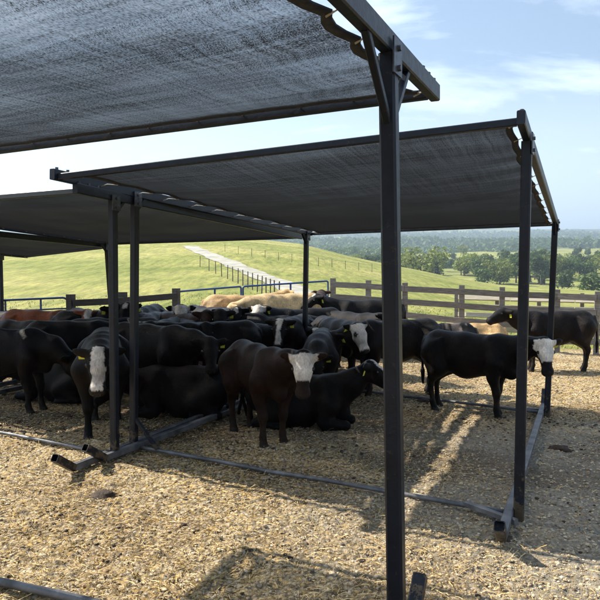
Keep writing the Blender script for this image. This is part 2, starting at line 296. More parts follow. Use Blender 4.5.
# ------------------------------------------------------------ terrain
AZ = np.array([-1600,-400,-100, 0, 100, 200, 240, 300, 350, 400, 450, 500, 600, 760, 2200.])     # picture column -> bearing
YC = np.array([ 262, 248, 245, 247, 244, 243, 243.5, 249, 259, 268, 277, 285, 291, 293, 290.])    # crest of the near field
DC = np.array([ 150, 190, 210, 215, 215, 230, 235, 220, 190, 165, 155, 145, 130, 125, 125.])
GR = np.array([   0,   0,   0, .02, .10, .25, .30, .36, .34, .24, .10,   0,   0,   0,  0.])      # small rise of the pen towards the fence
def smooth(u): u = np.clip(u, 0, 1); return u*u*(3-2*u)
def terr(x, y):
    x = np.asarray(x, float); y = np.asarray(y, float)
    d = np.hypot(x, y); yy = np.maximum(y, .25*d + 1e-6)
    c = 300 + F*x/yy; c = np.where(y > .25*d, c, np.where(x > 0, 2200, -1600)); c = np.clip(c, -1600, 2200)
    dep = np.where(y > .25*d, y, d)
    yc = np.interp(c, AZ, YC); dc = np.interp(c, AZ, DC)
    zc = CAMZ + (HORIZ-yc)/F*dc
    gr = np.interp(c, AZ, GR)*smooth((dep-10.5)/7)
    u = (dep-19)/(dc-19)
    up = gr + (zc-gr)*np.sin(np.clip(u, 0, 1)*math.pi/2)**1.15
    # beyond the crest: a dip, then rolling wooded hills
    hills = [(280, 294), (330, 287), (470, 267), (560, 276), (820, 253), (1000, 261), (1500, 245), (1900, 249), (2900, 236.0), (9000, 236.5)]
    hd = np.array([h[0] for h in hills], float); hz_ = np.array([CAMZ + (HORIZ-h[1])/F*h[0] for h in hills])
    wob = 60*fbm(x, y, 1/500., 3, 5)
    ld = np.log(np.maximum(dep + wob*smooth((dep-300)/300), 1)); far = np.interp(ld, np.log(hd), hz_)
    far = far + fbm(x, y, 1/260., 4, 11)*np.clip(dep-300, 0, 1500)*.022
    w = smooth((dep-dc)/90)
    z = up*(1-w) + far*w
    z = z + smooth((dep-22)/40)*(1-w)*fbm(x, y, 1/26., 3, 3)*.7
    return z
def pen_mask(x, y):   # 1 inside the cattle pen
    x = np.asarray(x, float); y = np.asarray(y, float)
    c = 300 + F*x/np.maximum(y, .5); lim = np.interp(c, [-400, 0, 180, 325, 600, 900], [13.5, 14.8, 16.6, 17.6, 16.8, 16])
    lim = lim + fbm(x, y, .8, 3, 21)*2.0
    return np.clip((lim - y)/.6 + .5, 0, 1)
azs = np.concatenate([np.linspace(-180, -31, 90, endpoint=False), np.linspace(-31, 31, 330), np.linspace(31, 180, 91)[1:]])
rs = [0.3, .8, 1.4, 2.0]
while rs[-1] < 15000: rs.append(rs[-1]*(1.0055 if rs[-1] < 17 else 1.012 if rs[-1] < 330 else 1.03))
rs = np.array(rs); A, RR = np.meshgrid(np.radians(azs), rs)
X = np.sin(A)*RR; Y = np.cos(A)*RR; Z = terr(X, Y)
micro = fbm(X, Y, 9, 4, 31)*.05 + fbm(X, Y, 1.3, 2, 37)*.06 + fbm(X, Y, 30, 2, 39)*.028
pm = pen_mask(X, Y); Z = Z + micro*pm*smooth((RR-1)/2)*(RR < 24)
def dirt_shade_mask(x, y):
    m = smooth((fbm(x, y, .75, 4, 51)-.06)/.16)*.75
    # deep shade under the herd, painted into the ground colour with the dirt
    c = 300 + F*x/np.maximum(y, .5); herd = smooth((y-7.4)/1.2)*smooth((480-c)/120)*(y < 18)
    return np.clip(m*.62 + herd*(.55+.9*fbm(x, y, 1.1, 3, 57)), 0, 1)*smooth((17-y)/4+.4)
def grey_mask(x, y):
    t = (x-.2)*.75 + (y-4.6)*.12 + fbm(x, y, .6, 3, 61)*2.2
    return np.clip(smooth(t/2.6 + .18), 0, .9)*smooth((9.5-y)/2.2)
wood_m = smooth((RR-300)/500)*smooth((fbm(X, Y, 1/230., 3, 77)+.12)/.1)
col = np.stack([pm, np.where(RR < 25, dirt_shade_mask(X, Y), wood_m), grey_mask(X, Y)*(RR < 25)], -1).reshape(-1, 3)
na = len(azs); nr = len(rs); idx = np.arange(na*nr).reshape(nr, na)
q = np.stack([idx[:-1,:-1], idx[:-1,1:], idx[1:,1:], idx[1:,:-1]], -1).reshape(-1, 4)[:, ::-1]
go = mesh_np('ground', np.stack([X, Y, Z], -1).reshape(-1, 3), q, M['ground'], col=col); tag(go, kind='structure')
def tz(x, y): return float(terr(x, y))
def gz(x, y):
    return float(terr(x, y) + (fbm(np.array(x, float), np.array(y, float), 9, 4, 31)*.05 + fbm(np.array(x, float), np.array(y, float), 1.3, 2, 37)*.06))
def hit(px, py, start=18, end=3500):
    d = ray(px, py); d = d/d.y; t = start
    while t < end:
        if CAMZ + d.z*t <= tz(d.x*t, t): return Vector((d.x*t, t, tz(d.x*t, t)))
        t *= 1.006
    return None

# farm road draped over the hill
road = [(188, 246.2), (192, 247.6), (197, 250), (205, 253.5), (216, 258), (230, 263.5), (247, 270.5), (265, 278), (285, 286), (306, 294), (334, 302), (370, 311)]
pts = [hit(a, b) for a, b in road]; pts = [p for p in pts if p]
ctr = []
for a, b in zip(pts[:-1], pts[1:]):
    k = max(2, int((b-a).length/1.2)); ctr += [a.lerp(b, i/k) for i in range(k)]
vs, fs = [], []
for i, p in enumerate(ctr):
    d = (ctr[min(i+3, len(ctr)-1)] - ctr[max(i-3, 0)]); d.z = 0; d.normalize(); nrm = Vector((-d.y, d.x, 0))
    for k in range(7):
        w = (k/6-.5)*1.75 + (.10*math.sin(i*.9)+.08*math.sin(i*2.3+1) if k in (0, 6) else 0); qx = p.x + nrm.x*w; qy = p.y + nrm.y*w
        vs.append((qx, qy, tz(qx, qy) + .06 - .002*abs(k-3)**2))
for i in range(len(ctr)-1):
    for k in range(6): fs.append((i*7+k, i*7+k+1, (i+1)*7+k+1, (i+1)*7+k))
ro = mesh_np('farm_road', np.array(vs), np.array(fs), M['gravel_road']); tag(ro, kind='structure')

# ------------------------------------------------------------ ground litter (countless)
def scatter(n, ymin=2.9, ymax=12, pw=1.6, xm=60):
    u = rng.random(n); y = ymin*(ymax/ymin)**(u**(1/ pw)) if False else ymin + (ymax-ymin)*u**pw
    x = (rng.random(n)-.5)*(600+2*xm)/F*y; return x, y
ico = np.array([(0,-.526,.851),(0,.526,.851),(.851,0,.526),(-.851,0,.526),(.526,.851,0),(-.526,.851,0),(.526,-.851,0),(-.526,-.851,0),(.851,0,-.526),(-.851,0,-.526),(0,.526,-.851),(0,-.526,-.851)])
icf = np.array([(0,1,3),(0,2,1),(1,2,4),(1,5,3),(1,4,5),(0,6,2),(0,3,7),(0,7,6),(2,8,4),(2,6,8),(3,5,9),(3,9,7),(4,10,5),(4,8,10),(5,10,9),(6,7,11),(6,11,8),(7,9,11),(8,11,10),(9,10,11)])
def gzv(x, y): return terr(x, y) + fbm(x, y, 9, 4, 31)*.05 + fbm(x, y, 1.3, 2, 37)*.06
def stones(n):
    x, y = scatter(n, 2.9, 13, 1.5); keep = rng.random(n) < (.45 + .9*grey_mask(x, y)); x = x[keep]; y = y[keep]; n = len(x)
    s = .0035 + .0085*rng.random(n)**2.6; s = s*(1 + .3*(rng.random(n) > .94)) * (1+.03*y)
    v = ico[None]*(1+.25*(rng.random((n,12,1))-.5)); sc = np.stack([s*(.8+.7*rng.random(n)), s*(.8+.7*rng.random(n)), s*(.45+.4*rng.random(n))], -1)
    v = v*sc[:,None,:]; a = rng.random(n)*6.28; ca, sa = np.cos(a)[:,None], np.sin(a)[:,None]
    vx = v[...,0]*ca - v[...,1]*sa + x[:,None]; vy = v[...,0]*sa + v[...,1]*ca + y[:,None]; vz = v[...,2] + (gzv(x, y) + s*.12)[:,None]
    f = icf[None] + (np.arange(n)*12)[:,None,None]
    return np.stack([vx, vy, vz], -1).reshape(-1, 3), f.reshape(-1, 3)
v, f = stones(64000); o = mesh_np('gravel', v, f, M['stones'], smooth=False); tag(o, 'loose pale gravel strewn over the floor of the pen', 'gravel', kind='stuff')
def straw(n):
    x, y = scatter(n, 2.9, 14, 1.35); k = rng.random(n) < np.clip(1 - 1.05*grey_mask(x, y), .04, 1)*(.35 + 1.6*np.clip(fbm(x, y, 1.0, 3, 71)+.35, 0, 1)); x = x[k]; y = y[k]; n = len(x)
    Ln = .012 + .085*rng.random(n)**3.2; w = .0007 + .0009*rng.random(n)**2 + .00018*y; a = rng.random(n)*6.28; b = (rng.random(n)-.5)*.7; z0 = gzv(x, y) + .008
    lift = rng.random(n)**3*.5
    P = []
    for t in (-.5, 0, .5):
        aa = a + b*t; cx = x + np.cos(aa)*Ln*t; cy = y + np.sin(aa)*Ln*t; cz = z0 + lift*Ln*(t+.5) + .004*(1-4*t*t)
        for s_ in (-1, 1): P.append(np.stack([cx - np.sin(aa)*w*s_, cy + np.cos(aa)*w*s_, cz + (s_+1)*.001], -1))
    V = np.stack(P, 1).reshape(-1, 3); q4 = np.array([(0,1,3,2),(2,3,5,4)])[None] + (np.arange(n)*6)[:,None,None]
    return V, q4.reshape(-1, 4)
v, f = straw(80000); o = mesh_np('straw', v, f, M['straw'], smooth=False); tag(o, 'dry yellow straw and hay litter lying over the pen floor', 'straw', kind='stuff')
def crumbs(n):
    x, y = scatter(n, 3.2, 13, 1.2); k = rng.random(n) < np.clip((fbm(x, y, 1.6, 3, 91)*3 - .35)*(y < 7.5)*.5 + (y > 7.0)*(fbm(x, y, 1.6, 3, 91)*5), .010, 1); x = x[k]; y = y[k]; n = len(x)
    s_ = .005 + .018*rng.random(n)**2.5; v = ico[None]*(1+.35*(rng.random((n,12,1))-.5))*np.stack([s_*1.2, s_, s_*.55], -1)[:,None,:]
    a = rng.random(n)*6.28; ca, sa = np.cos(a)[:,None], np.sin(a)[:,None]
    vx = v[...,0]*ca - v[...,1]*sa + x[:,None]; vy = v[...,0]*sa + v[...,1]*ca + y[:,None]; vz = v[...,2] + (gzv(x, y) + s_*.2)[:,None]
    return np.stack([vx, vy, vz], -1).reshape(-1, 3), (icf[None] + (np.arange(n)*12)[:,None,None]).reshape(-1, 3)
v, f = crumbs(16000); o = mesh_np('dung_crumbs', v, f, M['dung'], smooth=True); tag(o, 'dark crumbs of trodden dung and soil scattered over the pen floor', 'dung', kind='stuff')
# tussocks of grass beyond the fence
n = 14000; y = 17.2 + 14*rng.random(n)**1.6; x = (rng.random(n)-.5)*760/F*y; ok = pen_mask(x, y) < .2; x = x[ok]; y = y[ok]; n = len(x)
h = (.035 + .07*rng.random(n)**2)*(1+.006*y); w = (.008 + .010*rng.random(n))*(1+.02*y); a = rng.random(n)*6.28; z0 = terr(x, y) - .02; lx = (rng.random(n)-.3)*h; ly = (rng.random(n)-.5)*h
V = np.stack([np.stack([x-np.cos(a)*w, y-np.sin(a)*w, z0], -1), np.stack([x+np.cos(a)*w, y+np.sin(a)*w, z0], -1), np.stack([x+lx, y+ly, z0+h], -1)], 1).reshape(-1, 3)
o = mesh_np('pasture_grass', V, np.arange(3*n).reshape(-1, 3), M['grass'], smooth=False); tag(o, 'rough tussocky grass growing over the pasture beyond the pen fence', 'grass', kind='stuff')

# ------------------------------------------------------------ trees
def crown_pts(kind, n, h, r):
    nb = 14 if kind != 'cedar' else 10; P = []; Nn = []
    if kind == 'cedar': blobs = [(0, 0, h*(.12+.085*i), r*(1-i/10.5)*.75) for i in range(nb)]
    else:
        blobs = []
        for i in range(nb):
            a = random.random()*6.28; q_ = random.random()**.6*r*.66; z_ = h*(.34 + .5*random.random()); rad = r*(.28+.22*random.random())*(1.15 - .6*abs(z_/h-.55))
            blobs.append((math.cos(a)*q_, math.sin(a)*q_, z_, rad))
    wts = np.array([b[3]**2 for b in blobs]); wts = wts/wts.sum(); ch = rng.choice(nb, n, p=wts); B = np.array(blobs)[ch]
    d = rng.normal(size=(n, 3)); d /= np.linalg.norm(d, axis=1)[:,None]
    rr = (.55+.5*rng.random(n))[:,None]
    P = B[:,:3] + d*B[:,3:4]*rr*np.array([1,1,.85]); P[:,2] = np.maximum(P[:,2], h*.06); return P, d
def leaf_mesh(P, D, size):
    n = len(P); nn = D + rng.normal(size=(n,3))*.6; nn /= np.linalg.norm(nn, axis=1)[:,None]; t = np.cross(nn, rng.normal(size=(n,3))); t /= np.linalg.norm(t, axis=1)[:,None]; b_ = np.cross(nn, t)
    s = size*(.55+.9*rng.random(n))[:,None]
    c = [P+t*s, P+b_*s*.7, P-t*s*.9, P-b_*s*.6]; V = np.stack(c, 1).reshape(-1, 3); return V, np.arange(4*n).reshape(-1, 4)
protos = {}
for key, kind, h, r, n_, ls, mt in (('oak','oak',10,5,1500,.42,'leaf'), ('maple','oak',12,5,1600,.42,'leaf'), ('pale','oak',11,6,1800,.40,'leaf_light'), ('cedar','cedar',9,2.2,1100,.30,'leaf_dark'), ('bush','oak',4,3,700,.30,'leaf')):
    P, D = crown_pts(kind, n_, h, r); v, f = leaf_mesh(P, D, ls); co_ = mesh_np('crown', v, f, M[mt], smooth=False)
    mb = MB(); mb.tube([(0,0,-.6),(.05,0,h*.2),(0,.1,h*.45),(.1,0,h*.75)], [h*.035, h*.026, h*.018, h*.006], 7)
    for k in range(5):
        a = k*1.3+random.random(); z_ = h*(.28+.07*k); mb.tube([(0,0,z_),(math.cos(a)*r*.3, math.sin(a)*r*.3, z_+h*.1),(math.cos(a)*r*.55, math.sin(a)*r*.55, z_+h*.2)], [h*.013, h*.009, h*.004], 5)
    to_ = mb.build('trunk', M['bark'], smooth=True); protos[key] = [co_, to_, False]
def tree(name, key, px, depth, s, label, group='trees on the far side of the valley'):
    x = (px-300)/F*depth; e = empty(name, (x, depth, tz(x, depth)), label, 'tree', group); e.scale = (s*random.uniform(.9,1.15),)*2 + (s,); e.rotation_euler.z = random.random()*6.28
    for i in (0, 1):
        o = protos[key][i]
        if protos[key][2]: o = o.copy(); C.objects.link(o)
        o.parent = e
    protos[key][2] = True
tree('deciduous_tree', 'pale', 422, 318, 1.95, 'broad pale green tree standing at the edge of the field left of the shelter post')
tree('deciduous_tree', 'pale', 408, 325, 1.45, 'smaller pale green tree touching the left side of the broad pale tree')
tree('cedar_tree', 'cedar', 436.5, 300, 1.75, 'slim dark cedar just right of the broad pale green tree')
tree('cedar_tree', 'cedar', 443, 305, 1.1, 'short dark cedar at the foot of the slim cedar')
tree('round_tree', 'maple', 541, 340, 1.35, 'dark round tree seen just right of the front post of the shelter')
tree('round_tree', 'oak', 516, 350, 1.5, 'dark tree hidden half behind the front right post of the shelter')
tree('bush', 'bush', 485, 335, 2.2, 'rounded bush in the middle of the far field left of the post')
tree('bush', 'bush', 497, 345, 1.9, 'small bush touching the right side of the rounded field bush')
tree('bush', 'bush', 594, 255, 2.1, 'dark bush at the right edge of the picture behind the fence')
tree('round_tree', 'oak', 577, 420, 1.3, 'leafy tree right of the back right shelter post on the valley side')
tree('bush', 'bush', 562, 300, 2.2, 'bush just right of the back right shelter post')
random.seed(11)
WORD = {'oak': 'green spreading tree among many alike in the wooded valley beyond the pasture', 'maple': 'tall full crowned green tree among many in the wooded valley beyond the pasture', 'cedar': 'dark narrow cedar among the trees of the wooded valley beyond the pasture', 'pale': 'pale green tree among the darker ones in the wooded valley beyond the pasture', 'bush': 'low bush among the trees of the wooded valley beyond the pasture'}
for i in range(190):
    px = random.uniform(285, 640); dep = random.choice([random.uniform(330, 430), random.uniform(400, 620), random.uniform(500, 760)])
    if i > 120: px = random.gauss(random.choice([470, 530, 590, 350]), 22); dep = random.uniform(350, 470)
    if dep < 400 and 440 < px < 480 and random.random() < .6: continue
    key = random.choice(['oak','maple','oak','maple','cedar','pale']) if random.random() > .1 else 'bush'
    tree({'cedar':'cedar_tree','bush':'bush'}.get(key, 'deciduous_tree'), key, px, dep, random.uniform(.85,1.35), WORD[key])
# far woods, one mass
def forest(name, n, d0, d1, s, ls, nl, label, thr):
    dep = d0*(d1/d0)**rng.random(n); px = rng.random(n)*620 + 120; x = (px-300)/F*dep
    ok = fbm(x, dep, 1/230., 3, 77) > thr; x = x[ok]; dep = dep[ok]; n = len(x); z = terr(x, dep)
    sc = s*(.7+.6*rng.random(n))
    d = rng.normal(size=(n, nl, 3)); d /= np.linalg.norm(d, axis=2)[...,None]; d[...,2] = np.abs(d[...,2])*1.0 - .1
    P = np.stack([x, dep, z], -1)[:,None,:] + d*sc[:,None,None]*np.array([.52,.52,.85])*(.75+.4*rng.random((n,nl,1)))
    v, f = leaf_mesh(P.reshape(-1,3), d.reshape(-1,3), ls); o = mesh_np(name, v, f, M['leaf'], smooth=False); tag(o, label, 'forest', kind='stuff')
forest('woodland', 4200, 500, 1050, 11.0, 1.7, 30, 'wooded slopes of the middle distance merging into one canopy', -.05)
forest('far_woodland', 11000, 1000, 3300, 15, 4.2, 14, 'far blue wooded ridges along the horizon', -.13)

# ------------------------------------------------------------ shade shelters
def shelter(label, bases, ends, base_rail=True, TW=.078, flip=False, lean=None, cloth_seed=0, tips=True, brk=.3, gauge=1.0, sag=.07, scal=.006, hemw=.05, seams=(), skip=(), bl=.17, gapl=0, gapr=0, nsc=11, cm='cloth', rr=.021):
    """bases: LF, RF, RB, LB post feet (x,y); ends: LF, RF, RB, LB ends of the side beams (x,y,z)"""
    LF, RF, RB, LB = [Vector((b[0], b[1], gz(b[0], b[1]))) for b in bases]
    eLF, eRF, eRB, eLB = [Vector(e) for e in ends]
    root = empty('shade_shelter', (LF+RF+RB+LB)/4, label, 'shade shelter', 'steel shade shelters over the cattle pen')
    def bar(name, p, q_, w, h=None, m='steel', par=None, **k):
        b = MB(); b.bar(p, q_, w, h, **k); return b.build(name, M[m], par or root)
    up = Vector((0,0,1)); dn = Vector((0,0,-1)); posts = {}
    for k, (foot, e1, e2) in dict(LF=(LF,eLF,eLB), LB=(LB,eLF,eLB), RF=(RF,eRF,eRB), RB=(RB,eRF,eRB)).items():
        d = Vector((e2.x-e1.x, e2.y-e1.y)); t = (Vector((foot.x, foot.y)) - Vector((e1.x, e1.y))).dot(d)/d.length_squared; t = min(max(t, 0.02), .98)
        top = e1.lerp(e2, t) - Vector((0,0,.05)); f_ = foot.copy()
        if k in skip: continue
        po = bar('post', f_ - up*.03, top, TW*gauge, ch=.14); posts[k] = (f_, top)
        dirn = (e2-e1).normalized(); side = -1 if t > .5 else 1
        for sgn in ((1, -1) if bl > .2 else (side,)):
            a = top + (f_-top).normalized()*bl; bq = e1.lerp(e2, min(max(t + sgn*bl/(e2-e1).length, .01), .99)) - Vector((0,0,.04))
            if (bq - top).length > .08: bar('brace', a, bq, .035, .035, m='steel')
        gp = MB(); gp.box(top + Vector((0,0,-.02)) + Vector((U2.x,U2.y,0))*(-TW*.5-.006), (.008,.12,.16), Matrix.Rotation(math.atan2(U2.y,U2.x)+math.pi, 3, 'Z')); pl = gp.build('gusset_plate', M['bolt'], root)
        for dz in (-.05, .04):
            bb = MB(); c0 = top + Vector((0,0,-.02+dz)) - Vector((U2.x,U2.y,0))*(TW*.5+.01); bb.tube([c0, c0 - Vector((U2.x,U2.y,0))*.014], .014, 6); bo = bb.build('bolt', M['bolt']); bo.parent = pl
    # side beams with bolts near their ends
    for e1, e2, sg in ((eLF, eLB, 1), (eRF, eRB, -1)):
        sb = bar('side_beam', e1, e2, .06*gauge, .10*gauge, hollow=True)
        d = (e2-e1).normalized(); s_ = d.cross(up).normalized()
        for t in (.06, .2, .34):
            for e, dd in ((e1, d), (e2, -d)):
                b = MB(); c0 = e + dd*t + up*.05*gauge; b.tube([c0, c0+up*.022], .016, 6); bo = b.build('bolt', M['bolt']); bo.parent = sb
    for e1, e2, dd in ((eLF, eRF, (eLB-eLF).normalized()), (eLB, eRB, (eLF-eLB).normalized())):
        o_ = dd*.06 - up*.018; d = (e2-e1).normalized()
        bar('cross_beam', e1 + o_ + d*.034, e2 + o_ - d*.034, .055*gauge, .055*gauge)
    # base frame
    dL = (LB-LF); dR = (RB-RF)
    for a, b_, off in ((LF, LB, .07), (RF, RB, -.07)):
        d = (b_-a).normalized(); s_ = Vector((d.y, -d.x, 0))*off
        p = a - d*.55 + s_; q_ = b_ + d*.5 + s_; p.z = gz(p.x, p.y) + .05; q_.z = gz(q_.x, q_.y) + .05
        m_ = p.lerp(q_, .5)
        skd = bar('skid', p, q_, .07, .07, m='skid')
        if tips:
            bar('skid_tip', p - d*.0, p - d*.26 + up*.17 - s_*.2, .075, .075, m='steel', hollow=True)
            bar('skid_tip', q_, q_ + d*.20 + up*.19, .075, .075, m='steel', hollow=True)
    for a, b_ in ((LF, RF), (LB, RB)):
        d = (b_-a).normalized(); k = 7; pts_ = [a.lerp(b_, i/k) for i in range(k+1)]
        for p in pts_: p.z = tz(p.x, p.y) + .048
        pts_[3].z -= .012; bb = MB(); bb.tube(pts_, rr, 8); bb.build('base_rail', M['skid'], root, smooth=True)
        inn = (RB-RF).normalized()*(1 if a is LF else -1)
        c1 = b_ - d*.42; c1.z = tz(c1.x, c1.y)+.06; c2 = b_ - inn*.0 + inn*.0 + Vector((0,0,.0)); c2 = b_ - inn*.2; c2.z = gz(c2.x, c2.y)+.05
        bar('corner_stay', c1, c2, .045, .045, m='skid')
        c1 = a + d*.35; c1.z = tz(c1.x, c1.y)+.06; c2 = a + up*.38; bar('corner_stay', c1, c2, .04, .04)
    # the cloth
    nu, nv = 72, 60; Vv = []; uvs = []
    rs_ = random.Random(cloth_seed)
    for j in range(nv+1):
        for i in range(nu+1):
            u = i/nu; v_ = j/nv
            # inset from beams with scallops between ties
            sc_v = abs(math.sin(v_*math.pi*nsc))*(.65 + .7*random.Random(int(v_*nsc)*7+cloth_seed).random()); sc_u = abs(math.sin(u*math.pi*11))
            il = .016 + gapl + scal*sc_v; ir = .016 + gapr + scal*sc_v; if_ = .022 + .003*sc_u; ib = .022 + .003*sc_u
            uu = il + (1-il-ir)*u; vv = if_ + (1-if_-ib)*v_
            p = (eLF*(1-uu) + eRF*uu)*(1-vv) + (eLB*(1-uu) + eRB*uu)*vv
            e = (4*u*(1-u))*(4*v_*(1-v_)); nz = float(math.sin(u*9+v_*4+cloth_seed)*.5 + math.sin(v_*17-u*6+cloth_seed*2)*.3 + math.sin(u*31+v_*3)*.15)
            p.z -= .005 + sag*e**.7 - .02*nz*e**.5 + .012*(1-sc_v)*math.exp(-min(u,1-u)*14) 
            Vv.append(p[:]); uvs.append((u*4.4, v_*4.8))
    q4 = []; 
    for j in range(nv):
        for i in range(nu): b0 = j*(nu+1)+i; q4.append((b0, b0+1, b0+nu+2, b0+nu+1))
    co = mesh_np('shade_cloth', np.array(Vv), np.array(q4), M[cm]); ul = co.data.uv_layers.new(name='UVMap')
    li = np.zeros(len(co.data.loops), np.int32); co.data.loops.foreach_get('vertex_index', li); ul.data.foreach_set('uv', np.array(uvs, np.float32)[li].ravel())
    co.parent = root; co.matrix_parent_inverse = Matrix.Translation(-Vector(root.location))
    W_ = lambda i, j: Vector(Vv[j*(nu+1)+i])
    def sub(b, name, m_, smooth=True):
        o = b.build(name, M[m_], smooth=smooth); o.parent = co; return o
    def strip(path, inn, w):
        b = MB(); n_ = len(path); vs_ = []; fs_ = []
        for p, q_ in zip(path, inn):
            d = (q_-p).normalized(); vs_ += [p - Vector((0,0,.008)), p + d*w - Vector((0,0,.008)), p + d*w + Vector((0,0,.006)), p + Vector((0,0,.006))]
        for i in range(n_-1):
            for k in range(4): fs_.append((i*4+k, i*4+(k+1)%4, (i+1)*4+(k+1)%4, (i+1)*4+k))
        b.add(vs_, fs_); return b
    sub(strip([W_(0,j) for j in range(nv+1)], [W_(4,j) for j in range(nv+1)], hemw), 'hem', 'hem')
    sub(strip([W_(nu,j) for j in range(nv+1)], [W_(nu-4,j) for j in range(nv+1)], hemw), 'hem', 'hem')
    sub(strip([W_(i,0) for i in range(nu+1)], [W_(i,4) for i in range(nu+1)], .04), 'hem', 'hem')
    sub(strip([W_(i,nv) for i in range(nu+1)], [W_(i,nv-4) for i in range(nu+1)], .04), 'hem', 'hem')
    for k in range(nsc+1):
        j = min(nv, round(k/nsc*nv))
        for (i, e1, e2) in ((0, eLF, eLB), (nu, eRF, eRB)):
            p = W_(i, j); t = min(max((p-e1).dot(e2-e1)/(e2-e1).length_squared, 0), 1); q_ = e1.lerp(e2, t)
            b = MB(); b.tube([p + (p-q_).normalized()*.03 + Vector((0,0,-.012)), (p+q_)/2 + Vector((0,0,.0)), q_ - Vector((0,0,.03))], .005, 5); sub(b, 'tie', 'twine')
    for k in range(12):
        i = min(nu, round(k/11*nu))
        for (j, e1, e2, dd) in ((0, eLF, eRF, (eLB-eLF).normalized()), (nv, eLB, eRB, (eLF-eLB).normalized())):
            p = W_(i, j); e1 = e1+dd*.06; e2 = e2+dd*.06; t = min(max((p-e1).dot(e2-e1)/(e2-e1).length_squared, 0), 1); q_ = e1.lerp(e2, t)
            b = MB(); b.tube([p + (p-q_).normalized()*.02, q_], .005, 5); sub(b, 'tie', 'twine')
    for (i0, j0, i1, j1) in seams:
        n_ = 24; path = [W_(round(i0+(i1-i0)*k/n_), round(j0+(j1-j0)*k/n_)) for k in range(n_+1)]
        b = MB(); b.tube([p - Vector((0,0,.004)) for p in path], .004, 4); sub(b, 'seam', 'seam')
    return root
M['seam'] = simple('seam_thread', (.12,.12,.12), (.2,.2,.2), 30, .7)
def pt(px, depth): return ((px-300)/F*depth, depth)
sh1 = shelter('black cloth shade shelter standing over the right half of the pen behind the near post',
    [(-1.84,7.23), (1.73,5.15), (3.38,8.97), (.07,11.39)],
    [atd(52,174,6.13), atd(521,117,4.72), atd(556,223,9.15), atd(311,233,11.55)], cloth_seed=1, gapl=.036)
sh3 = shelter('dark shade shelter on the left, its front post close beside the next shelter post',
    [(-5.5,9.0), (-1.95,6.88), pt(304.2,11.8), pt(114.5,13.2)],
    [(-5.82,8.75,2.85), atd(75,188,6.34), atd(301,236.5,11.9), atd(111,243,13.4)], cloth_seed=2, skip=('RB',))
sh4 = shelter('farthest shade shelter at the left edge with streaked sunlit cloth',
    [(-8.0,11.0), (-5.6,9.9), pt(116,13.45), atd(2,300,14.5)[:2]],
    [(-8.25,10.7,2.62), (-5.70,9.15,2.66), atd(113,246,13.6), atd(27,256,15.2)], cloth_seed=3)
a = Vector((.82,4.0)); U = U2; Vd = V2
fr = a; lft = a + U*4.52
nb = fr - Vd*5.6; nl = lft - Vd*5.6
shn = shelter('nearest shade shelter overhead with its single near post and scalloped grey cloth',
    [ (nl+Vd*.9)[:], (nb+Vd*.9)[:], (.462, 3.04), (-3.66, 4.80)],
    [(nl.x, nl.y, 2.82), (nb.x, nb.y, 2.88), atd(435,93,4.0), (lft.x, lft.y, 2.985)], cloth_seed=5, gauge=1.0, scal=.015, hemw=.05, bl=.34, nsc=15, cm='cloth_worn', rr=.028)

# ------------------------------------------------------------ fences
def board_fence(label, posts, heights, rails, mt='wood', pw=.13, postmat=None, bh=.15, side=-1, cap=.1):
    r = empty('board_fence', (*posts[0], tz(*posts[0])), label, 'fence')
    P = [Vector((p[0], p[1], tz(*p))) for p in posts]
    for i, (p, h) in enumerate(zip(P, heights)):
        b = MB(); b.bar(p - Vector((0,0,.1)), p + Vector((random.uniform(-.015,.015),0,h+cap)), pw, pw, ch=.08); b.build('fence_post', M[postmat or mt], r)
    for i in range(len(P)-1):
        d = (P[i+1]-P[i]); d.z = 0; d.normalize(); nn = Vector((d.y, -d.x, 0)); 
        if nn.y > 0: nn = -nn
        off = nn*(pw/2+.021)*(1 if side < 0 else -1)
        for k in rails:
            a = P[i] + Vector((0,0,heights[i]*k+random.uniform(-.012,.012))) + off - d*(.003) ; b_ = P[i+1] + Vector((0,0,heights[i+1]*k+random.uniform(-.012,.012))) + off + d*(-.008)
            bb = MB(); bb.bar(a, b_, .038, bh, ch=.06); bb.build('board', M[mt], r)
    return r
fx = [(333,17.8),(368,17.7),(405,17.4),(462,17.0),(502,16.7),(558,16.3),(597,16.0),(660,15.6),(740,15.2)]
ft = [282,284,286.5,289,291,293.5,295.5,298,301]
posts = [pt(*p) for p in fx]; hs = []
for (px, d), y_ in zip(fx, ft): p = atd(px, y_, d); hs.append(p.z - tz(p.x, p.y) + .0)
board_fence('grey weathered four board fence along the back right of the pen', posts, hs, [.955,.71,.46,.21])
fx = [(71,14.9),(123,15.6),(176,16.4)]; ft = [300.5,298,294]; posts = [pt(*p) for p in fx]; hs = []
for (px, d), y_ in zip(fx, ft): p = atd(px, y_, d); hs.append(p.z - tz(p.x, p.y))
board_fence('short dark board fence between the two pipe gates at the back left', posts, hs, [.955,.64,.36], mt='wood_dark', pw=.16, cap=.14)
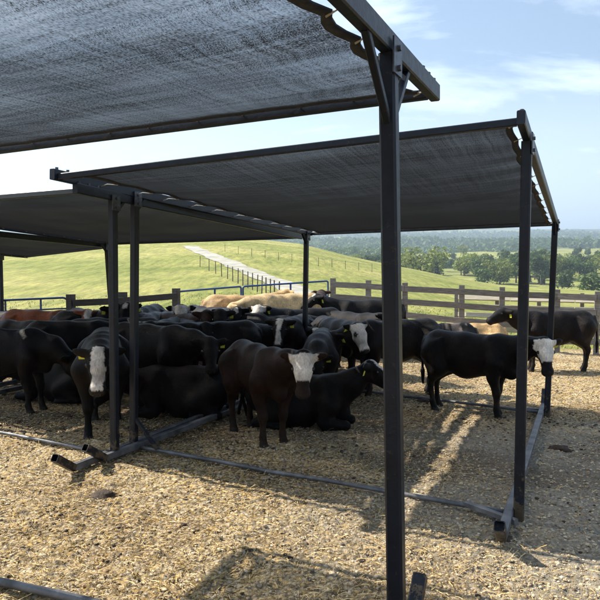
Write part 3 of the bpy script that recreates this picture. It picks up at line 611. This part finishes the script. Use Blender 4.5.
# feed bunk of pale boards outside the right fence
fb = empty('feed_bunk', (4.5, 19, tz(4.5,19)), 'pale tan plank feed bunk outside the back right fence', 'feed bunk')
A0 = Vector((*pt(459,19.4),0)); A1 = Vector((*pt(640,18.2),0)); A0.z = tz(A0.x,A0.y); A1.z = tz(A1.x,A1.y)
tilt = Vector((-.12, .72, .68)).normalized()
for z_ in (.62, .86, 1.12):
    for s0, s1 in ((0,.30),(.304,.66),(.664,1)):
        o_ = tilt*.08 + Vector((0,0,z_)); b = MB(); b.bar(A0.lerp(A1,s0)+o_, A0.lerp(A1,s1)+o_, .045, .165, up=tilt, ch=.05); b.build('plank', M['wood_tan'], fb)
for s_ in (0,.24,.48,.72,1):
    b = MB(); p = A0.lerp(A1,s_)+Vector((0,.30,0)); b.bar(p - Vector((0,0,.1)), p + Vector((0,0,1.38)), .11, ch=.08); b.build('bunk_post', M['wood'], fb)
b = MB(); b.bar(A0+Vector((0,.1,.34)), A1+Vector((0,.1,.34)), .04,.30, ch=.03); b.build('front_board', M['wood_tan'], fb)
# pipe gates
def pipe_gate(label, x0, y0, d0, x1, y1, d1, n, mt, hgt=1.25, vn=(0,.5,1), r=.024, curved=False):
    a = atd(x0, y0, d0); c = atd(x1, y1, d1); g = empty('pipe_gate', (a.x, a.y, tz(a.x,a.y)), label, 'gate', 'tubular steel gates')
    dn = Vector((0,0,-1)); d = (c-a).normalized()
    fr = MB(); rr = .12 if x0 < 0 else .05
    AR = (0,.4,.8,1.2,1.571)
    k1 = [a + dn*hgt] + [a + dn*rr*(1-math.sin(t)) + d*rr*(1-math.cos(t)) for t in AR] + [c - d*rr*(1-math.cos(t)) + dn*rr*(1-math.sin(t)) for t in AR[::-1]] + [c + dn*hgt]
    fr.tube(k1 + [a + dn*hgt], r, 8); fr.build('gate_frame', M[mt], g, smooth=True)
    for i in range(1, n): z_ = hgt*i/n; b = MB(); b.tube([a+dn*z_*.98, c+dn*z_*.98], r*.75, 7); b.build('gate_rail', M[mt], g, smooth=True)
    for v_ in vn[1:-1]: p = a.lerp(c, v_); b = MB(); b.bar(p + dn*.02, p + dn*hgt, .05, .016); b.build('upright', M[mt], g)
    return g
pipe_gate('dark blue pipe gate at the far left of the pen', -60, 303, 14.3, 68, 297.5, 14.9, 5, 'blue', vn=(0,.25,.5,.78,1))
pipe_gate('left hand blue pipe gate from the dark fence to the middle blue upright', 179, 291.5, 16.5, 241, 286.5, 17.0, 3, 'blue', vn=(0,.57,1))
pipe_gate('right hand blue pipe gate reaching to the corner of the grey board fence', 243, 286.5, 17.0, 328, 281, 17.7, 3, 'blue', vn=(0,.55,1))
# wire fence along the farm road
wf = None; wps = []
for k in range(16):
    t = (k/15)**.8; px = 200 + (279-200)*t; py = 267 + (302-267)*t
    p = hit(px, py)
    if p: wps.append(p)
wf = empty('wire_fence', wps[0], 'thin post and wire fence running up the left side of the farm road', 'fence')
for p in wps: b = MB(); b.tube([p - Vector((0,0,.2)), p + Vector((random.uniform(-.04,.04),0,.85))], .028, 6); b.build('fence_post', M['wood_dark'], wf)
for h_ in (.3,.55,.8):
    b = MB(); b.tube([p + Vector((0,0,h_)) for p in wps], .008, 4); b.build('wire', M['wire'], wf)
wf = None; wps = []
for k in range(12):
    t = k/11; px = 225 + (372-225)*t; py = 252 + (272-252)*t + 1.5*math.sin(t*3)
    p = hit(px, py)
    if p: wps.append(p)
wf = empty('wire_fence', wps[0], 'faint post and wire fence crossing the pasture right of the farm road', 'fence')
for p in wps: b = MB(); b.tube([p - Vector((0,0,.2)), p + Vector((0,0,.8))], .022, 6); b.build('fence_post', M['wood_dark'], wf)
b = MB(); b.tube([p + Vector((0,0,.72)) for p in wps], .008, 4); b.build('wire', M['wire'], wf)

# ------------------------------------------------------------ cattle
class SDF:
    def __init__(s, lo, hi, h):
        s.lo = np.array(lo, np.float32); s.h = h; s.n = np.ceil((np.array(hi)-s.lo)/h).astype(int)+1
        s.ax = [s.lo[i] + h*np.arange(s.n[i], dtype=np.float32) for i in range(3)]; s.F = np.full(s.n, .3, np.float32)
    def _sl(s, lo, hi):
        return tuple(slice(max(0, int((lo[i]-s.lo[i])/s.h)), min(s.n[i], int((hi[i]-s.lo[i])/s.h)+2)) for i in range(3))
    def cone(s, a, b, ra, rb, k=.05, sy=1.0):
        """tapered capsule; sy < 1 makes it narrower across y"""
        a = np.array(a, np.float32); b = np.array(b, np.float32); m = max(ra, rb) + k + .05
        sl = s._sl(np.minimum(a, b)-m, np.maximum(a, b)+m)
        x = s.ax[0][sl[0]][:,None,None]; y = s.ax[1][sl[1]][None,:,None]/sy; z = s.ax[2][sl[2]][None,None,:]
        a = a*np.array([1,1/sy,1]); b = b*np.array([1,1/sy,1]); ab = b-a; L2 = float(ab@ab)+1e-9
        t = np.clip(((x-a[0])*ab[0] + (y-a[1])*ab[1] + (z-a[2])*ab[2])/L2, 0, 1)
        d = np.sqrt((x-a[0]-t*ab[0])**2 + (y-a[1]-t*ab[1])**2 + (z-a[2]-t*ab[2])**2) - (ra+(rb-ra)*t)
        g = s.F[sl]; hh = np.maximum(k-np.abs(g-d), 0)/k; s.F[sl] = np.minimum(g, d) - hh*hh*k*.25
    def ell(s, c, ax3, rad, k=.03):
        """ellipsoid with axes ax3 (3 unit rows) and radii rad"""
        c = np.array(c, np.float32); m = max(rad)+k+.03; sl = s._sl(c-m, c+m)
        x = s.ax[0][sl[0]][:,None,None]-c[0]; y = s.ax[1][sl[1]][None,:,None]-c[1]; z = s.ax[2][sl[2]][None,None,:]-c[2]
        q_ = 0
        for e, r in zip(ax3, rad): q_ = q_ + ((x*e[0]+y*e[1]+z*e[2])/r)**2
        d = (np.sqrt(q_)-1)*min(rad); g = s.F[sl]; hh = np.maximum(k-np.abs(g-d), 0)/k; s.F[sl] = np.minimum(g, d) - hh*hh*k*.25
    def cut(s, c, rad, k=.06):
        c = np.array(c, np.float32); m = max(rad)+k+.03; sl = s._sl(c-m, c+m)
        x = s.ax[0][sl[0]][:,None,None]-c[0]; y = s.ax[1][sl[1]][None,:,None]-c[1]; z = s.ax[2][sl[2]][None,None,:]-c[2]
        d = -(np.sqrt((x/rad[0])**2+(y/rad[1])**2+(z/rad[2])**2)-1)*min(rad); g = s.F[sl]; hh = np.maximum(k-np.abs(g-d), 0)/k; s.F[sl] = np.maximum(g, d) + hh*hh*k*.25
    def mesh(s):
        F_ = s.F; ins = F_ < 0; n = s.n; nc = n-1
        corner = {}
        acc = np.zeros((*nc, 3), np.float32); cnt = np.zeros(nc, np.float32)
        for ax in range(3):
            o1, o2 = [i for i in range(3) if i != ax]
            sa = [slice(None)]*3; sb = [slice(None)]*3; sa[ax] = slice(0, -1); sb[ax] = slice(1, None)
            fa = F_[tuple(sa)]; fb_ = F_[tuple(sb)]; cr = (fa < 0) != (fb_ < 0); t = np.where(cr, fa/np.where(cr, fa-fb_, 1), 0)
            for i in (0, 1):
                for j in (0, 1):
                    sl = [slice(None)]*3; sl[o1] = slice(i, n[o1]-1+i); sl[o2] = slice(j, n[o2]-1+j)
                    c = cr[tuple(sl)]; tt = t[tuple(sl)]; cnt += c
                    acc[..., ax] += np.where(c, tt, 0); acc[..., o1] += np.where(c, i, 0); acc[..., o2] += np.where(c, j, 0)
        act = cnt > 0; ids = -np.ones(nc, np.int64); ids[act] = np.arange(act.sum()); I = np.argwhere(act)
        V = (I + acc[act]/cnt[act][:,None])*s.h + s.lo; Q = []
        for ax in range(3):
            o1, o2 = (ax+1) % 3, (ax+2) % 3
            sa = [slice(1,-1)]*3; sb = [slice(1,-1)]*3; sa[ax] = slice(0,-1); sb[ax] = slice(1,None)
            a_ = ins[tuple(sa)]; b_ = ins[tuple(sb)]; E = np.argwhere(a_ != b_); fl = a_[tuple(E.T)]
            E = E + 1; E[:, ax] -= 1
            def cid(d1, d2):
                e = E.copy(); e[:, o1] += d1; e[:, o2] += d2; return ids[tuple(e.T)]
            q_ = np.stack([cid(-1,-1), cid(0,-1), cid(0,0), cid(-1,0)], -1); q_[~fl] = q_[~fl][:, ::-1]; Q.append(q_)
        Q = np.concatenate(Q); Q = Q[(Q >= 0).all(1)]; return V.astype(np.float32), Q
BLACK = (.0042,.0039,.0042); WHITE = (.62,.58,.52); DKBROWN = (.018,.009,.006)
def rot(v, axis, ang): return Matrix.Rotation(ang, 3, axis) @ Vector(v)
def cow(name, label, px, depth, heading, H=1.2, lying=False, neck=(0, 15), head=(0, -35), coat=BLACK, face='none', tags=(), step=.026, legs=None, col2=None, group=None, slim=.018, fat=1.0, belly=None, x=None):
    """neck=(yaw, pitch) degrees, head=(extra yaw, pitch); heading 0 = facing +x, -90 = facing the camera"""
    s = SDF((-1.05,-.75,-.03), (1.50,.75,1.62), step) if not lying else SDF((-1.05,-.75,-.03), (1.55,.75,1.30), step)
    dz = -.455 if lying else 0
    def P(x_, y_, z_): return (x_, y_, z_+dz)
    # trunk
    sy = .80*fat
    s.cone(P(.42,0,.84+slim), P(-.08,0,.80+slim), .275-slim*.7, .315-slim, .08, sy); s.cone(P(-.08,0,.80+slim), P(-.55,0,.885+slim*.5), .315-slim, .255-slim*.6, .08, sy)
    s.cone(P(.40,0,1.02), P(-.10,0,1.03), .13, .12, .10, 1.1); s.cone(P(-.10,0,1.03), P(-.55,0,1.06), .12, .125, .10, 1.2)
    s.cone(P(-.62,0,.98), P(-.72,0,.90), .17, .14, .08, 1.05)
    s.cone(P(.50,0,.74), P(.64,0,.66), .17, .11, .10, .8)
    for y_ in (-1, 1):
        s.cone(P(-.42,y_*.20,1.085), P(-.46,y_*.205,1.05), .035, .032, .05); s.cone(P(-.76,y_*.09,1.03), P(-.77,y_*.09,1.0), .03, .03, .06)
        s.cone(P(.36,y_*.10,1.08), P(.50,y_*.20,.80), .07, .12, .08)
    for y_ in (-1, 1):
        s.cut(P(-.27, y_*.33, .985), (.13,.075,.085), .07); s.cut(P(.22, y_*.345, .93), (.05,.07,.16), .07); s.cut(P(-.52, y_*.27, 1.10), (.16,.08,.05), .06)
        s.cone(P(.50,y_*.19,.78), P(.44,y_*.20,.70), .10, .09, .05)
    # neck and head
    ny, npi = R(neck[0]), R(neck[1]); nd = Vector((math.cos(npi)*math.cos(ny), math.cos(npi)*math.sin(ny), math.sin(npi)))
    nb_ = Vector(P(.50,0,.95)); mid = nb_ + Vector((.16, 0, .03)) + nd*.14; poll = mid + nd*.32
    s.cone(nb_, mid, .215, .16, .10, .85); s.cone(mid, poll, .16, .105, .08)
    s.cone(nb_ + Vector((.02,0,-.16)), mid + Vector((0,0,-.06)), .15, .11, .10, .8)
    s.cone(nb_ + Vector((-.05,0,.10)), poll, .09, .07, .08)
    hy, hp = ny + R(head[0]), R(head[1]); fw = Vector((math.cos(hp)*math.cos(hy), math.cos(hp)*math.sin(hy), math.sin(hp)))
    sdv = Vector((-math.sin(hy), math.cos(hy), 0)); upv = fw.cross(sdv)*1.0
    if upv.dot(Vector((0,0,1))) < 0 and abs(hp) < R(80): upv = -upv
    h0 = poll + upv*.01
    def hpnt(a_, b_, c_): return h0 + fw*a_ + sdv*b_ + upv*c_
    s.cone(hpnt(-.01,0,.01), hpnt(.14,0,.005), .105, .098, .04); s.cone(hpnt(.14,0,.005), hpnt(.36,0,-.01), .092, .064, .04)
    s.cone(hpnt(.05,0,-.09), hpnt(.30,0,-.065), .075, .045, .05); s.cone(hpnt(.37,-.022,-.012), hpnt(.37,.022,-.012), .066, .066, .03)
    s.cone(hpnt(.355,0,-.055), hpnt(.365,0,-.06), .045, .045, .03)
    for y_ in (-1, 1):
        s.cone(hpnt(.10,y_*.085,.045), hpnt(.125,y_*.085,.04), .028, .026, .03)
        s.cone(hpnt(.06,y_*.06,-.075), hpnt(.10,y_*.055,-.085), .055, .05, .04)
        ed = (sdv*y_*.95 - fw*.28 - upv*.10).normalized(); e2 = ed.cross(Vector(fw*.5+upv*.3)).normalized(); e3 = ed.cross(e2)
        s.ell(hpnt(-.025,y_*.165,.03), (ed[:], e2[:], e3[:]), (.115,.058,.028), .025)
    # legs
    lg = legs or (0.0, 0.05, -.04, .06)      # fore right, fore left, hind right, hind left shifts along x
    if not lying:
        for y_, o_ in ((-1, lg[0]), (1, lg[1])):
            s.cone((.44,y_*.17,.80), (.42+o_*.3,y_*.165,.58), .13, .088, .07, .9); s.cone((.42+o_*.3,y_*.165,.60), (.455+o_*.8,y_*.145,.37), .085, .056, .04); s.cone((.455+o_*.8,y_*.145,.37), (.455+o_*.8,y_*.145,.34), .060, .052, .03)
            s.cone((.455+o_*.8,y_*.145,.34), (.45+o_,y_*.145,.13), .042, .036, .03); s.cone((.45+o_,y_*.145,.13), (.475+o_,y_*.145,.05), .044, .046, .03); s.cone((.475+o_,y_*.145,.05), (.49+o_,y_*.145,.015), .052, .060, .01)
        for y_, o_ in ((-1, lg[2]), (1, lg[3])):
            s.cone((-.56,y_*.15,.88), (-.46,y_*.165,.66), .19, .14, .08); s.cone((-.62,y_*.13,.82), (-.60+o_*.3,y_*.14,.60), .15, .09, .07)
            s.cone((-.46,y_*.165,.66), (-.66+o_*.7,y_*.14,.44), .13, .056, .06); s.cone((-.67+o_*.7,y_*.14,.46), (-.665+o_*.75,y_*.14,.40), .052, .052, .03)
            s.cone((-.665+o_*.75,y_*.14,.42), (-.64+o_,y_*.14,.13), .046, .037, .03); s.cone((-.64+o_,y_*.14,.13), (-.61+o_,y_*.14,.05), .044, .046, .03); s.cone((-.61+o_,y_*.14,.05), (-.595+o_,y_*.14,.015), .052, .060, .01)
        s.cone((-.80,0,1.06), (-.85,0,.92), .040, .030, .04); s.cone((-.85,0,.92), (-.86,.02,.55), .028, .020, .02); s.cone((-.86,.02,.55), (-.85,.02,.36), .038, .020, .02)
    else:
        for y_ in (-1, 1):
            s.cone((.44,y_*.17,.34), (.40,y_*.22,.14), .14, .10, .08); s.cone((.40,y_*.22,.12), (.72,y_*.20,.085), .085, .062, .04); s.cone((.72,y_*.20,.085), (.50,y_*.23,.05), .055, .042, .03); s.cone((.50,y_*.23,.05), (.42,y_*.24,.045), .048, .052, .02)
            s.cone((-.56,y_*.17,.40), (-.22,y_*.29,.24), .19, .125, .10); s.cone((-.22,y_*.29,.22), (-.58,y_*.30,.085), .11, .06, .06); s.cone((-.58,y_*.31,.08), (-.28,y_*.34,.055), .052, .040, .03); s.cone((-.28,y_*.34,.055), (-.20,y_*.35,.05), .048, .052, .02)
        s.cone((0,0,.25), (-.3,0,.25), .30, .30, .1, 1.05)
        s.cone((-.80,0,.60), (-.90,.03,.35), .040, .028, .04); s.cone((-.90,.03,.35), (-.85,.12,.08), .028, .03, .02)
    V, Q = s.mesh(); XS = .93
    # coat colours
    q_ = V - np.array(h0[:]); a_ = q_@np.array(fw[:]); b_ = q_@np.array(sdv[:]); c_ = q_@np.array(upv[:])
    nz = fbm(V[:,0]*3+px, V[:,2]*3+V[:,1]*2, 2.2, 4, int(px) & 63)
    col = np.tile(np.array(coat, np.float32), (len(V), 1))
    if coat is BLACK: _r = random.Random(int(px*7+depth*31)); col = col*(np.array([1,.82,.72])*_r.uniform(1.0,2.4) if _r.random() < .45 else _r.uniform(.9,1.5))
    if coat in (BLACK,):     # rusty sun-bleached sheen along flanks
        rust = np.clip(nz*1.6+.15, 0, .55)[:,None]*(V[:,2:3] < 1.1); col = col*(1-rust) + rust*np.array((.013,.008,.0055))
    mud = (np.clip(nz*2.2+.25, 0, .8)*smooth((.55+dz-V[:,2])/.35))[:,None]
    crust = (smooth((fbm(V[:,0]*2+px, V[:,2]*2-V[:,1], 3.1, 4, 9)-.13)/.08)*smooth((-.25-V[:,0])/.3))[:,None]
    if coat[0] < .1: col = col*(1-crust*.3) + crust*.3*np.array((.038,.028,.018)); col = col*(1-mud*.55) + mud*.55*np.array((.045,.032,.02))
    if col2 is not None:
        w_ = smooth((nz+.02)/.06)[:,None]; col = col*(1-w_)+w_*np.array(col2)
    near = (a_ > -.16) & (np.abs(b_) < .16) & (np.abs(c_) < .2)
    jit = nz*.08
    ear = (np.abs(b_) > .12) & (a_ < .1) & (a_ > -.2) & (np.abs(c_) < .14) & (np.abs(b_) < .32)
    if face == 'bald':
        m_ = near & (a_ > -.05+jit) & (c_ > -.115) ; eyep = (np.hypot(a_-.115, c_-.03) < .045) & (np.abs(b_) > .06); m_ &= ~eyep; col[m_] = WHITE
    elif face == 'blaze':
        m_ = near & (a_ > -.06) & (np.abs(b_) < .052+jit) & (c_ > -.02); col[m_] = WHITE
    elif face == 'half':
        m_ = near & (a_ > -.05+jit) & (a_ < .25) & (c_ > .0+jit); m_ |= near & (a_ > .24) & (c_ < -.03) ; col[m_] = WHITE
    elif face == 'patch':
        m_ = near & (np.hypot(a_-.03, b_*1.2) < .06+jit) & (c_ > 0); col[m_] = WHITE
    nose = (a_ > .395) & (np.abs(b_) < .1) & (np.abs(c_) < .12); col[nose] = (.02,.017,.016) if face != 'tan' else (.25,.14,.11)
    if not lying: hoof = V[:,2] < .055; col[hoof] = (.03,.026,.022)
    if belly is not None: m_ = (V[:,2]+nz*.2 < .52+dz) & (V[:,2] > .3+dz) & (np.abs(V[:,0]) < .7) & (V[:,0] > .35); col[m_] = belly
    sc = H/1.20; th = R(heading)
    xx = ((px-300)/F*depth) if x is None else x
    bx, by = xx, depth
    V = V*np.array([XS,1,1], np.float32); o = mesh_np(name, V*sc, Q, M['coat'], col=col); tag(o, label, 'cow', group or 'cattle crowded in the pen')
    o.location = (bx, by, gz(bx, by) - .012); o.rotation_euler.z = th
    for y_ in (-1, 1):
        e = MB(); c0 = hpnt(.118, y_*.108, .042)*sc; rr = .023*sc
        pts_ = [c0 + sdv*y_*rr*math.cos(t)*.8 for t in (math.pi,)]
        n_ = 8; vs_ = []; fs_ = []
        for i in range(5):
            for j in range(n_):
                th1 = math.pi*(i+.5)/5; ph = 2*math.pi*j/n_; vs_.append(c0 + sdv*(math.cos(th1)*rr) + fw*(math.sin(th1)*math.cos(ph)*rr*1.15) + upv*(math.sin(th1)*math.sin(ph)*rr))
        fs_ = [(i*n_+j, i*n_+(j+1)%n_, (i+1)*n_+(j+1)%n_, (i+1)*n_+j) for i in range(4) for j in range(n_)] + [tuple(range(n_)), tuple(range(4*n_, 5*n_))[::-1]]
        e.add(vs_, fs_); eo = e.build('eye', M['eye'], smooth=True); eo.parent = o; eo.data.transform(Matrix.Diagonal((XS,1,1,1)))
        n_b = MB(); c1 = hpnt(.425, y_*.032, .005)*sc; n_b.tube([c1 - fw*.004, c1 + fw*.009*sc], [.013*sc, .010*sc], 8); no_ = n_b.build('nostril', M['eye'], smooth=True); no_.parent = o; no_.data.transform(Matrix.Diagonal((XS,1,1,1)))
    for y_ in tags:
        t = MB(); c0 = hpnt(-.045, y_*.185, -.055)*sc; nrm = (fw*.9 + upv*.25).normalized(); a2 = sdv; b2 = nrm.cross(a2)
        Mx = Matrix((a2, nrm, b2)).transposed()
        w, h_ = .062, .085
        vs_ = []
        for k in (-1, 1):
            for (u_, v_) in ((-.3,.5),(.3,.5),(.5,.15),(.5,-.5),(-.5,-.5),(-.5,.15)): vs_.append(c0 + Mx @ Vector((u_*w, k*.0025, v_*h_)) + nrm*.03)
        t.add(vs_, [tuple(range(6)), tuple(range(11,5,-1))] + [(i, i+6, (i+1)%6+6, (i+1)%6) for i in range(6)])
        to = t.build('ear_tag', M['tag']); to.parent = o; to.data.transform(Matrix.Diagonal((XS,1,1,1)))
    return o
TAN = (.52,.34,.16); CREAM = (.62,.44,.23)
cow('black_cow', 'large black cow at the left edge in front, head lowered to the right', 2, 9.3, -4, 1.22, neck=(-5,-32), head=(0,-55), step=.024)
cow('black_cow', 'black cow facing the camera with a white blaze, standing left of the paired posts', 102, 8.2, -76, 1.27, neck=(2,4), head=(-6,-60), face='blaze', tags=(-1,), step=.022)
cow('black_cow', 'black cow behind the paired posts with its tagged head turned to look at the camera', 152, 9.6, -30, 1.24, neck=(-4,-6), head=(-40,-52), tags=(1,), step=.024)
cow('lying_cow', 'black cow lying right of the paired posts in front of the standing herd', 184, 9.0, 176, 1.16, lying=True, neck=(30,-8), head=(30,-30), step=.026)
cow('black_cow', 'black cow with yellow tag standing broadside behind the lying one, left of the brown calf', 214, 10.5, 203, 1.22, neck=(14,16), head=(40,-48), tags=(1,), step=.026)
cow('calf', 'dark brown young cow in the foreground with a white face turned to the camera', 259, 7.85, -63, 1.16, neck=(12,14), head=(-42,-66), coat=DKBROWN, face='half', step=.020, legs=(.02,-.06,.05,-.05), fat=.90, slim=.035)
cow('lying_cow', 'black cow lying in the centre with raised head, left of the near post', 300, 8.45, -14, 1.14, lying=True, neck=(2,38), head=(-8,-34), face='blaze', tags=(-1,), step=.020)
cow('black_cow', 'black cow with a white face looking out above the centre lying cow', 334, 11.4, -72, 1.20, neck=(0,10), head=(12,-55), face='bald', tags=(-1,), step=.026)
cow('black_cow', 'black cow with a dark lowered head and yellow tag right of the white calf face', 321, 10.1, -96, 1.12, neck=(0,-20), head=(0,-65), tags=(1,), step=.026)
cow('black_cow', 'black cow facing left behind the near post with a yellow tag', 396, 10.7, 192, 1.24, neck=(8,-10), head=(20,-50), tags=(1,), step=.026)
cow('black_cow', 'broadside black cow at the right, white face turned to camera behind the post', 472, 9.3, -40, 1.18, neck=(0,10), head=(-50,-62), face='half', tags=(1,), step=.020, legs=(.03,-.10,.06,-.02), belly=None)
cow('black_cow', 'black cow standing alone in the sun at the far right facing left', 556, 13.3, 178, 1.24, neck=(4,18), head=(20,-20), tags=(1,), step=.026, fat=.95)
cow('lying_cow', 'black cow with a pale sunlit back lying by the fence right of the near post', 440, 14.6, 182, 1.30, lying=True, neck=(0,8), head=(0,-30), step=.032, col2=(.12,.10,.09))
cow('lying_cow', 'tan cow lying by the grey fence behind the broadside black cow', 470, 15.4, 175, 1.30, lying=True, neck=(0,10), head=(0,-30), coat=TAN, step=.032)
cow('black_cow', 'black cow facing left at the back beside the corner of the grey board fence', 366, 14.3, 178, 1.28, neck=(5,26), head=(25,-30), face='patch', tags=(1,), step=.03)
cow('brown_cow', 'brown cow at the back against the blue gate behind the middle shelter post', 317, 16.0, 82, 1.20, coat=(.045,.020,.013), neck=(0,20), step=.034)
cow('tan_cow', 'left one of the two cream tan cows at the back under the blue gate', 240, 14.9, 14, 1.33, coat=TAN, face='tan', neck=(12,24), head=(20,-25), step=.03)
cow('tan_cow', 'right one of the two cream tan cows, the nearer, broadside under the blue gate', 286, 14.3, 200, 1.36, coat=CREAM, face='tan', neck=(0,-10), head=(0,-45), step=.028)
cow('roan_cow', 'grey speckled cow standing behind the dark fence end with its back turned', 158, 12.4, 70, 1.25, coat=(.05,.05,.052), col2=(.17,.16,.16), neck=(10,5), step=.03)
cow('black_cow', 'black cow with a pale face looking over the herd beside the dark fence post', 181, 13.3, -80, 1.27, neck=(0,20), head=(0,-45), face='half', step=.03)
cow('black_cow', 'black cow with a white muzzle and dark forehead left of the tan cows', 203, 13.2, -60, 1.25, neck=(0,14), head=(0,-50), face='bald', tags=(1,), step=.03)
cow('black_cow', 'black cow with a white cheek turned away just above the back of the brown calf', 262, 11.2, 30, 1.12, neck=(-30,-2), head=(-30,-40), face='bald', step=.028)
cow('black_cow', 'black cow standing in front of the left tan cow', 232, 12.3, 168, 1.20, neck=(10,-10), head=(0,-45), step=.03)
cow('black_cow', 'black cow standing in front of the right tan cow left of the middle post', 288, 12.4, 12, 1.14, neck=(0,-5), head=(-20,-50), step=.03)
cow('red_cow', 'reddish brown cow with a white face at the back left beside the far gate', 40, 12.7, -12, 1.30, coat=(.21,.06,.022), neck=(-18,14), head=(-45,-50), face='blaze', step=.03)
cow('black_cow', 'black cow left of the red cow in front of the far left gate', 8, 13.2, 170, 1.25, neck=(0,5), step=.034)
cow('black_cow', 'black cow with a shiny lit back under the dark board fence', 95, 12.4, 6, 1.26, neck=(0,-4), head=(-30,-45), face='patch', step=.03)
cow('white_faced_cow', 'white headed cow seen between the paired shelter posts', 128, 13.4, -75, 1.25, coat=(.45,.40,.33), neck=(0,15), head=(0,-45), face='bald', step=.032)
cow('black_cow', 'black cow standing between the lowered head cow and the blazed cow', 72, 10.9, 15, 1.20, neck=(0,-10), head=(0,-50), step=.03)
cow('lying_cow', 'dark cow lying on the ground under the large black cow at the left', 58, 10.2, 165, 1.10, lying=True, neck=(20,-5), head=(10,-30), step=.032)
cow('black_cow', 'black cow with lit shoulders between the roan cow and the dark fence', 120, 11.6, 175, 1.22, neck=(0,0), head=(20,-45), step=.03)

cow('black_cow', 'black cow lifting its tagged head over the lying cow left of the brown calf', 192, 11.3, -62, 1.16, neck=(-14,16), head=(-10,-48), tags=(-1,1), step=.028)
cow('black_cow', 'black cow with white blazed face looking up just behind the paired posts', 163, 11.2, -100, 1.2, neck=(0,16), head=(0,-50), face='blaze', tags=(1,), step=.028)
cow('black_cow', 'black cow with a white nose raised between the tan cows and the calf', 256, 13.2, -110, 1.18, neck=(8,18), head=(0,-50), face='patch', step=.03)
cow('black_cow', 'black cow with a tagged ear looking left under the middle of the roof', 306, 12.9, 200, 1.22, neck=(20,22), head=(30,-40), face='half', tags=(1,-1), step=.03)
cow('black_cow', 'small black cow with a bald white face at the far left among the herd', 64, 13.6, -70, 1.16, neck=(0,18), head=(0,-50), face='bald', step=.03)
cow('black_cow', 'dark cow standing behind the legs of the large black cow at the left', 26, 11.3, 160, 1.18, neck=(0,0), step=.03)
cow('black_cow', 'black cow with head up in front of the lying black cow by the grey fence', 352, 12.6, -50, 1.2, neck=(-10,16), head=(-20,-50), tags=(1,), step=.03)

cow('black_cow', 'black cow with raised head and two tags just left of the near paired post', 88, 12.9, -50, 1.26, neck=(10,26), head=(-20,-42), tags=(-1,1), step=.028)
cow('black_cow', 'black cow with a white forehead spot raising its head right of the paired posts', 146, 13.2, -95, 1.30, neck=(0,24), head=(0,-45), face='patch', tags=(1,), step=.028)
cow('black_cow', 'black cow with two tags facing the camera in front of the left tan cow', 221, 12.5, -84, 1.27, neck=(0,18), head=(0,-50), tags=(-1,1), step=.028)
cow('black_cow', 'black cow with a blazed face raised right beside the middle shelter post', 296, 11.7, -104, 1.20, neck=(0,14), head=(6,-52), face='blaze', tags=(1,), step=.028)
cow('brown_cow', 'dark brown cow with raised head in the middle of the crowded herd', 172, 12.2, -40, 1.24, coat=(.03,.014,.009), neck=(-10,22), head=(-25,-45), tags=(1,), step=.028)

# ------------------------------------------------------------ dung pats
for i, (px, py, s, lab) in enumerate([(103,494,.10,'dark dung pat on the straw below the crossed skids'), (362,559,.035,'small dung lump in front of the near shelter shadow'), (250,552,.03,'small dung lump left of the near shadow corner'),
        (425,402,.10,'dung pat on the sunlit floor behind the broadside cow'), (560,450,.09,'dung pat right of the right hand skid'), (505,540,.05,'dung lump before the front right post'), (186,498,.03,'tiny dung lump in the middle of the straw')]):
    p = g0(px, py); n_ = 14; b = MB(); vs_ = []; fs_ = []; rings = 5
    for k in range(rings):
        for j in range(n_):
            a = 2*math.pi*j/n_; rr = s*(1-k/rings)**.55*(1+.25*math.sin(a*3+k+i)+.12*random.random()); vs_.append((rr*math.cos(a)*1.25, rr*math.sin(a), s*.6*(k/rings)**.7 + .15*s*random.random()))
    for k in range(rings-1):
        for j in range(n_): fs_.append((k*n_+j, k*n_+(j+1)%n_, (k+1)*n_+(j+1)%n_, (k+1)*n_+j))
    fs_.append(tuple(range((rings-1)*n_, rings*n_))); b.add(vs_, fs_); o = b.build('dung_pat', M['dung'], smooth=True); o.location = (p.x, p.y, gz(p.x, p.y)-.01)
    tag(o, lab, 'dung', 'dung pats on the pen floor')

# ------------------------------------------------------------ haze
hm = bpy.data.materials.new('haze'); hm.use_nodes = True; t = hm.node_tree; t.nodes.clear()
vol = t.nodes.new('ShaderNodeVolumePrincipled'); vol.inputs['Color'].default_value = (.66,.83,1,1); vol.inputs['Density'].default_value = .00032; vol.inputs['Anisotropy'].default_value = .3
mo = t.nodes.new('ShaderNodeOutputMaterial'); t.links.new(vol.outputs[0], mo.inputs['Volume'])
zmin = float(Z.min())-1.5; zmax = max(float(Z.max())+20, 30)
b = MB(); b.box((0, 0, (zmin+zmax)/2), (31000, 31000, zmax-zmin)); ho = b.build('haze', hm); tag(ho, 'thin blue summer haze over the valley', 'haze', kind='stuff')
print('terrain z', zmin, zmax)
